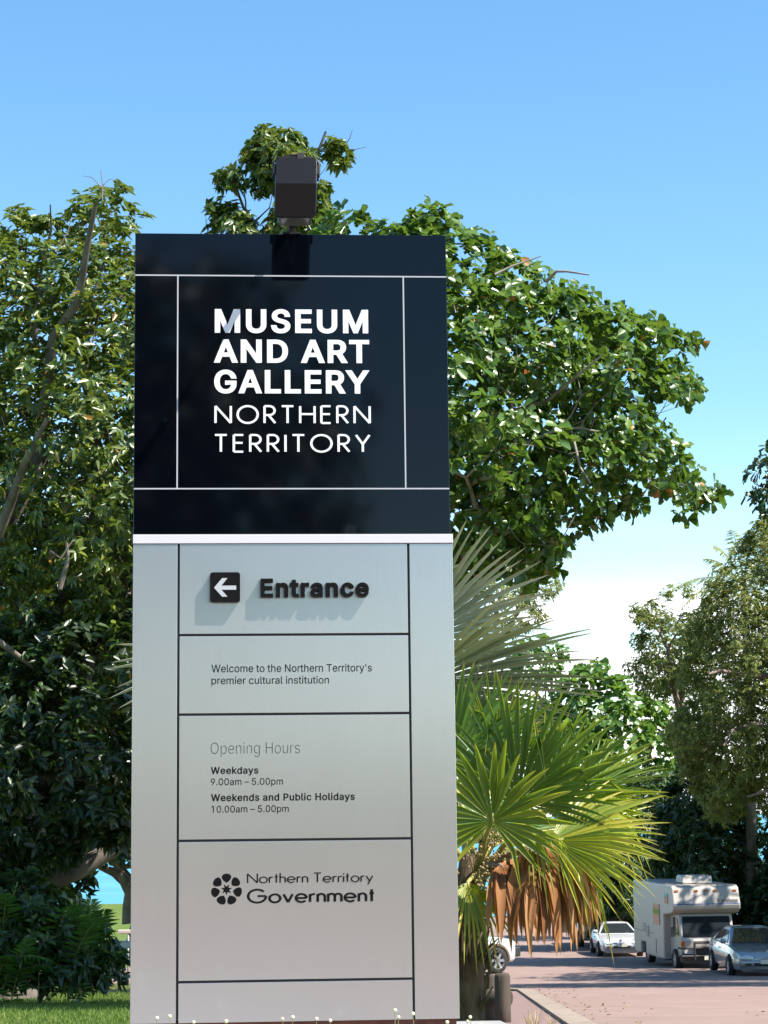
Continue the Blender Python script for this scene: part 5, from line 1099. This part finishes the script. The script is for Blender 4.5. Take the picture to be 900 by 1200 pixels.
    if bar:
        b.rbox((0, y0+.05, zl+.20), (bw*1.96, .22, .30), .06, 0, 0); b.build('bumper', M_trim, root, bevel=.03)
        b = MB(); b.rbox((0, y0+.012, zt-.14), (bw*1.2, .04, .22), .03); b.build('grille', M_trim, root)
    else:
        b.rbox((0, y0-.03, zl+.16), (bw*1.88, .16, .20), .07, 0, 0); b.build('bumper', pm, root, bevel=.03)
        b = MB(); b.rbox((0, y0+.042, zl+.13), (bw*.95, .03, .085), .035); b.build('grille', M_hub, root)
        for s in (-1, 1):
            b = MB(); b.rbox((s*bw*.68, y0+.040, zl+.13), (.20, .03, .06), .028); b.build('fog_light_recess', M_hub, root)
    b = MB(); b.rbox((0, y0+(.17 if bar else .062), zl+.205), (.37, .012, .12), .01); b.build('number_plate', M_plate, root)
    if flare:
        for (x, y) in ws:
            s = 1 if x > 0 else -1; n = 14; V = []
            for k in range(n+1):
                a = R(-8+196*k/n)
                for (q, e) in ((r*1.13, 0), (r*1.13, .055), (r*1.30, .05), (r*1.30, 0)): V.append((s*(W/2-.03+e), y+q*math.cos(a), r+q*math.sin(a)))
            b = MB(); b.add(V, [(i*4+k, i*4+(k+1) % 4, (i+1)*4+(k+1) % 4, (i+1)*4+k) for i in range(n) for k in range(4)]); b.build('wheel_arch', flare, root)
    return root
CARO = [.05]
def onroad(x, y): return Vector((x, y, gz(x, y)+.004))

saloon = dict(prof=[(2.44, .30, .60, .62), (2.34, .20, .71, .80), (2.05, .19, .80, .89), (1.5, .19, .88, .92), (.95, .19, .95, .93), (0, .19, .96, .935), (-1.0, .19, .98, .93), (-1.75, .20, 1.00, .91), (-2.2, .24, .97, .85), (-2.42, .34, .86, .72)],
              gh=(1.05, .22, -.85, -1.72, .93, .83, .58))
car('parked_car', 'silver saloon car with oval headlights parked at the right edge', 'car', onroad(11.05, 65.3), (.03, -1), M_psilver, 4.9, 1.87, 1.43, 2.79, .32, saloon['prof'], saloon['gh'])
coupe = dict(prof=[(2.17, .30, .56, .60), (2.08, .19, .66, .76), (1.8, .18, .73, .82), (1.3, .18, .80, .855), (.8, .18, .87, .86), (0, .18, .89, .865), (-.9, .18, .92, .86), (-1.6, .20, .94, .84), (-2.0, .24, .92, .78), (-2.17, .34, .82, .66)],
             gh=(.88, .02, -.75, -1.75, .87, .77, .52))
car('parked_car', 'small white coupe with a sloping bonnet parked behind the motorhome', 'car', onroad(9.22, 86.5), (.01, -1), M_pwhite, 4.34, 1.73, 1.31, 2.47, .30, coupe['prof'], coupe['gh'], spokes=5)
wagon = dict(prof=[(2.36, .42, .86, .66), (2.28, .32, 1.00, .80), (2.0, .30, 1.06, .87), (1.4, .29, 1.10, .90), (.9, .29, 1.13, .905), (0, .29, 1.13, .91), (-1.0, .29, 1.13, .905), (-1.9, .30, 1.13, .89), (-2.26, .34, 1.12, .85), (-2.36, .42, 1.05, .78)],
             gh=(1.12, .42, -1.95, -2.26, 1.10, .84, .66))
car('parked_car', 'tall silver wagon parked behind the small white coupe', 'car', onroad(9.30, 95.0), (.0, -1), M_psilver, 4.7, 1.84, 1.82, 2.75, .37, wagon['prof'], wagon['gh'], lights='block', bar=True)
M_arch_shade = mat('brown_shade_trim', (.10, .06, .045), .7)  # dark brown arch colour stands in for shade low on the body
four = car('four_wheel_drive', 'white four-wheel drive with black front bumper waiting left of the road behind the palm trunk', 'car', onroad(1.72, 67.0), (.8, .6), M_pwhite, 4.7, 1.84, 1.86, 2.75, .40, wagon['prof'], wagon['gh'], lights='block', bar=True, flare=M_arch_shade, group='vehicles on the road')
b = MB(); b.rbox((.905, .55, .86), (.012, .36, .26), .06, 0, 0); b.build('door_badge', M_blue, four)

# ------------------------------------------------------------------ motorhome
mh = tag(empty('motorhome', onroad(10.22, 73.2), math.atan2(-.095, -.995)), 'cream motorhome with a bed over the cab and roof air conditioner, parked facing us', 'motorhome', 'parked vehicles')
WB = 1.13
def sideprism(name, poly, w, m, bev=.03, x0=None):
    b = MB(); x0 = -w if x0 is None else x0
    b.prism([Vector((x0, y, z)) for y, z in poly], (2*w, 0, 0)); o = b.build(name, m, mh, bevel=bev)
    bm = bmesh.new(); bm.from_mesh(o.data); bmesh.ops.recalc_face_normals(bm, faces=bm.faces[:]); bm.to_mesh(o.data); bm.free(); return o
sideprism('coach_body', [(-3.2, .42), (-2.95, .32), (-2.05, .32), (-2.05, .72), (-1.25, .72), (-1.25, .32), (1.52, .32), (1.58, 1.80), (2.35, 1.84), (2.85, 1.90), (3.08, 2.02), (3.12, 2.16), (2.88, 2.72), (2.70, 2.80), (-3.1, 2.84), (-3.2, 2.75)], WB, M_camper, .045)
sideprism('cab', [(1.50, .46), (2.95, .46), (3.08, .60), (3.12, 1.02), (3.06, 1.08), (2.78, 1.88), (1.50, 1.88)], .90, M_camper, .05)
M_camwell = M_trim
def gpan(name, pts, m, t=.012):
    a = [Vector(p) for p in pts]; n = (a[1]-a[0]).cross(a[2]-a[0]).normalized(); c = sum(a, Vector())/len(a)
    if n.dot(c-Vector((0, 1.5, 1.5))) < 0: a = a[::-1]; n = -n
    b = MB(); b.prism([p+n*.004 for p in a], n*t); return b.build(name, m, mh)
def fy(z): return 3.06+(2.78-3.06)*(z-1.08)/.80
gpan('windscreen', [(-.82, fy(1.12), 1.12), (.82, fy(1.12), 1.12), (.79, fy(1.78), 1.78), (-.79, fy(1.78), 1.78)], M_cglass, .014)
gpan('cowl_panel', [(-.84, 3.115, .82), (.84, 3.115, .82), (.84, 3.115, 1.0), (-.84, 3.115, 1.0)], M_camper, .01)
for s in (-1, 1):
    gpan('cab_window', [(s*.90, 2.82, 1.16), (s*.90, 2.05, 1.16), (s*.90, 2.05, 1.74), (s*.90, 2.62, 1.74)], M_cglass)
    gpan('side_window', [(s*WB, .05, 1.42), (s*WB, 1.02, 1.42), (s*WB, 1.02, 2.12), (s*WB, .05, 2.12)], M_cglass)
    gpan('bed_window', [(s*WB, 1.85, 2.18), (s*WB, 2.35, 2.18), (s*WB, 2.35, 2.52), (s*WB, 1.85, 2.52)], M_cglass)
    gpan('locker_hatch', [(s*WB, -.9, .45), (s*WB, .4, .45), (s*WB, .4, .95), (s*WB, -.9, .95)], M_camper)
    gpan('side_stripe', [(s*WB, -3.0, 1.08), (s*WB, .0, 1.08), (s*WB, .0, 1.13), (s*WB, -3.0, 1.13)], M_greyst, .003)
    for k, z in enumerate((1.15, 1.24, 1.33)):
        gpan('fridge_vent', [(s*WB, -1.7, z), (s*WB, -1.2, z), (s*WB, -1.2, z+.05), (s*WB, -1.7, z+.05)], M_greyst)
    gpan('service_hatch', [(s*WB, -1.05, .95), (s*WB, -.7, .95), (s*WB, -.7, 1.32), (s*WB, -1.05, 1.32)], M_greyst)
    b = MB(); b.tube([(s*.92, 2.75, 1.25), (s*1.10, 2.92, 1.22)], .015, 6); b.rbox((s*1.14, 2.93, 1.30), (.16, .06, .32), .04); b.build('wing_mirror', M_trim, mh)
    b = MB(); b.rbox((s*.66, 3.135, .66), (.30, .05, .14), .02); b.build('headlight', M_lens, mh)
    b = MB(); b.rbox((s*.86, 3.11, .92), (.12, .06, .16), .02); b.build('indicator', M_amber, mh)
for x in (-.98, -.32, 0, .32, .98):
    b = MB(); b.rbox((x, 2.93, 2.62), (.13, .06, .06), .02); b.build('marker_light', M_amber, mh)
b = MB()
for z in (.52, .78): b.tube([(-.98, 3.02, z), (-.92, 3.26, z), (.92, 3.26, z), (.98, 3.02, z)], .035, 8)
for x in (-.5, .5): b.tube([(x, 3.26, .40), (x, 3.26, .96)], .04, 8)
b.tube([(-.5, 3.26, .96), (.5, 3.26, .96)], .04, 8); b.build('bull_bar', M_trim, mh)
b = MB(); b.rbox((0, 3.14, .44), (1.86, .14, .26), .04); b.build('bumper', M_trim, mh)
b = MB(); b.rbox((0, 3.128, .68), (.92, .03, .20), .02); b.build('grille', M_trim, mh)
b = MB(); b.rbox((.0, 3.305, .46), (.38, .012, .12), .01); b.build('number_plate', M_plate, mh)
ac = MB(); ac.prism([Vector((-.52, y, z)) for y, z in ((.9, 2.82), (1.9, 2.82), (1.78, 3.06), (1.62, 3.10), (1.1, 3.10), (.96, 3.04))], (1.04, 0, 0)); o = ac.build('roof_air_conditioner', M_camper, mh, bevel=.05)
bm = bmesh.new(); bm.from_mesh(o.data); bmesh.ops.recalc_face_normals(bm, faces=bm.faces[:]); bm.to_mesh(o.data); bm.free()
def ofy(z): return 3.12+(2.88-3.12)*(z-2.16)/.56
gpan('front_stripe', [(-1.10, ofy(2.18), 2.175), (1.10, ofy(2.18), 2.175), (1.10, ofy(2.21), 2.21), (-1.10, ofy(2.21), 2.21)], M_blue, .003)
gpan('front_swoosh', [(.95, 2.98, 1.955), (.30, ofy(2.30), 2.28), (-.02, ofy(2.52), 2.52), (.0, ofy(2.545), 2.545), (.36, ofy(2.34), 2.34), (.95, 3.06, 2.0)], M_greyst, .002) if False else None
gpan('front_swoosh', [(.80, ofy(2.19), 2.215), (.20, ofy(2.44), 2.44), (-.10, ofy(2.58), 2.56), (-.10, ofy(2.58), 2.585), (.22, ofy(2.49), 2.485), (.80, ofy(2.26), 2.27)], M_greyst, .002)
me = text_mesh('Winnebago', .02, .03); bm = bmesh.new(); bm.from_mesh(me); xs = [v.co.x for v in bm.verts]; x0_, x1_ = min(xs), max(xs)
for v in bm.verts:
    t = (v.co.x-x0_)/(x1_-x0_); z = 2.235+v.co.y*.27; v.co = Vector((-.35-t*.70, ofy(z)+.016, z))
bm.to_mesh(me); bm.free(); me.materials.append(M_trim); lo_ = bpy.data.objects.new('lettering', me); COL.objects.link(lo_); lo_.parent = mh
for x, y, rr in ((-.86, 2.35, .36), (.86, 2.35, .36), (-.88, -1.65, .36), (.88, -1.65, .36)): wheel(mh, x, y, rr, .24, 6, .60)
b = MB(); b.box((0, .2, .52), (1.5, 4.6, .16)); b.build('chassis', M_trim, mh)
# ------------------------------------------------------------------ street furniture and small plants
M_log = noisy('weathered_timber', (.028, .020, .014), (.08, .055, .038), 6, .9, .7, .03, stretch=(1, 1, .15))
M_logend = noisy('timber_end', (.10, .05, .03), (.20, .11, .07), 20, .9, .4)
def log(name, label, a, c, r, mi=None):
    b = MB(); n = 14; a = Vector(a); c = Vector(c); root_ = a
    b.tube([a, a.lerp(c, .5), c-(c-a).normalized()*.03, c], [r*1.04, r, r*.99, r*.86], n)
    o = b.build(name, M_log, None, False, root_); o.location = root_
    for p in o.data.polygons: p.use_smooth = len(p.vertices) == 4
    return tag(o, label, 'bollard' if name == 'bollard' else 'log', 'timber posts at the kerb' if name == 'bollard' else None)
g_ = gp(585, 24.6); log('bollard', 'dark round timber bollard beside the road kerb', g_-SZ*.2, Vector((g_.x, g_.y, P(585, 1141, 24.6).z)), .092)
g_ = gp(570, 25.2); log('bollard', 'paler timber bollard half hidden by the palm trunk', g_-SZ*.2, Vector((g_.x, g_.y, P(570, 1142, 25.2).z)), .070)
e = P(598, 1170, 25.0); log('log', 'short fallen log lying behind the bollards, dark cut end showing', (e.x-1.0, e.y+.5, e.z+.02), e, .095)
M_railw = mat('white_enamel', (.45, .48, .55), .35); M_railp = mat('pinkish_board', (.45, .35, .33), .6); M_postm = mat('grey_steel', (.30, .30, .31), .45, .4)
def rail(label, px0, px1, py, d, h, m, n, rad):
    z0 = gp(px0, d); x1 = P(px1, py, d).x; root = tag(empty('handrail', (z0.x, d, z0.z)), label, 'rail', 'rails on the lawn'); zt = P(px0, py, d).z
    b = MB(); b.rbox(((z0.x+x1)/2, d, zt), (x1-z0.x, rad*1.6, rad*2), rad*.5, 0, 0); b.build('top_rail', m, root, False, root.location)
    for k in range(n):
        x = z0.x+(x1-z0.x)*(k+.35)/n; b = MB(); b.tube([(x, d, gz(x, d)-.1), (x, d, zt-rad)], .028, 8); b.build('post', M_postm, root, True, root.location)
rail('bluish-white rail on thin posts on the lawn, left of the sign', 132, 260, 1107, 48.0, .9, M_railw, 5, .085)
rail('pinkish-white rail farther off on the lawn, above the bluish one', 140, 270, 1092, 58.0, .9, M_railp, 4, .055)
# bud-headed weeds in front of the sign's foot
M_stalk = mat('weed_stalk', (.22, .22, .08), .7); M_bud = mat('pale_bud', (.72, .66, .42), .8)
wl_ = [(184, 1193, 10.2), (199, 1191, 10.1), (227, 1198, 10.2), (265, 1197, 10.2), (331, 1194, 10.0), (343, 1192, 10.1), (371, 1194, 10.1), (387, 1196, 10.2), (463, 1184, 9.9), (467, 1192, 10.1), (484, 1188, 10.0), (524, 1198, 10.3), (551, 1192, 10.2), (548, 1197, 10.3)]
for px, py, d in wl_:
    t = P(px, py, d); g_ = Vector((t.x+random.uniform(-.05, .05), d+random.uniform(-.05, .05), gz(t.x, d))); b = MB()
    b.tube([g_-SZ*.02, g_.lerp(t, .5)+Vector((random.uniform(-.02, .02), 0, 0)), t], [.003, .0022, .0015], 5); b.ball(t, random.uniform(.007, .010), 7, 5, 1)
    for k in range(4): a = random.uniform(0, 6.28); b.tube([g_, g_+Vector((math.cos(a)*.06, math.sin(a)*.06, .10))], [.004, .001], 4)
    o = b.build('weed', [M_stalk, M_bud], None, False, g_); o.location = g_
    tag(o, 'thin weed stalk with a small pale bud in front of the sign foot', 'weed', 'budding weeds at the sign foot')
# dry weeds at the kerb
for px, py, d, s in ((622, 1200, 21.5, 1.0), (614, 1188, 23, .8), (640, 1200, 22, .7)):
    g_ = gp(px, d); b = MB()
    for k in range(16):
        a = random.uniform(0, 6.28); q = random.uniform(.03, .13)*s; t = g_+Vector((math.cos(a)*q, math.sin(a)*q, random.uniform(.10, .26)*s)); b.tube([g_-SZ*.02, g_.lerp(t, .5)+SZ*.03, t], [.004, .003, .001], 4)
    o = b.build('dry_weed', mat('dry_straw', (.42, .34, .17), .9), None, False, g_); o.location = g_
    tag(o, {622: 'dry straw weed on the footpath nearest the plinth', 614: 'dry straw weed just behind the plinth corner', 640: 'small dry straw weed close to the kerb'}[px], 'weed', 'dry weeds by the kerb')
# lawn blades
n = 36000
yy = 20+40*rng.random(n)**1.4; xl = -(450/2450)*yy-.6; xx = xl+rng.random(n)*(.115*yy)
pos = np.array([[x, y, gz(x, y)] for x, y in zip(xx, yy)]); ax_ = unit(np.stack([rng.normal(0, .35, n), rng.normal(0, .35, n), np.ones(n)], 1))
V, F = leaf_arrays(pos, ax_, rand_unit(n), rng.uniform(.04, .11, n), rng.uniform(.008, .016, n), 'long', .1, .1)
M_blade = leafmat('grass_blade', [(0, (.04, .08, .010)), (.6, (.095, .155, .024)), (1, (.20, .23, .06))], .6, .3, (.3, .45, .06), .3)
tag(raw_mesh('lawn_grass', V, F, M_blade, tone=np.repeat(rng.random(n), 6)), kind='stuff')

# fallen leaves in the gutter and on the road
n = 220
k = rng.random(n); yy = np.where(k < .6, 18+30*rng.random(n), 20+70*rng.random(n)); xx = np.where(k < .6, [KX(y)+abs(random.gauss(.28, .35)) for y in yy], 1.0+9*rng.random(n))
pos = np.array([[x, y, gz(x, y)+.014] for x, y in zip(xx, yy)]); ax_ = unit(np.stack([rng.normal(size=n), rng.normal(size=n), rng.normal(0, .15, n)], 1))
V, F = leaf_arrays(pos, ax_, unit(np.stack([rng.normal(0, .25, n), rng.normal(0, .25, n), np.ones(n)], 1)), rng.uniform(.03, .07, n), rng.uniform(.02, .045, n), 'round', .3, 0)
M_litter = leafmat('dry_leaf_litter', [(0, (.09, .06, .035)), (.5, (.18, .12, .06)), (1, (.30, .22, .10))], .8, .05, (.3, .2, .05), .2)
tag(raw_mesh('leaf_litter', V, F, M_litter, tone=np.repeat(rng.random(n), 6)), kind='stuff')
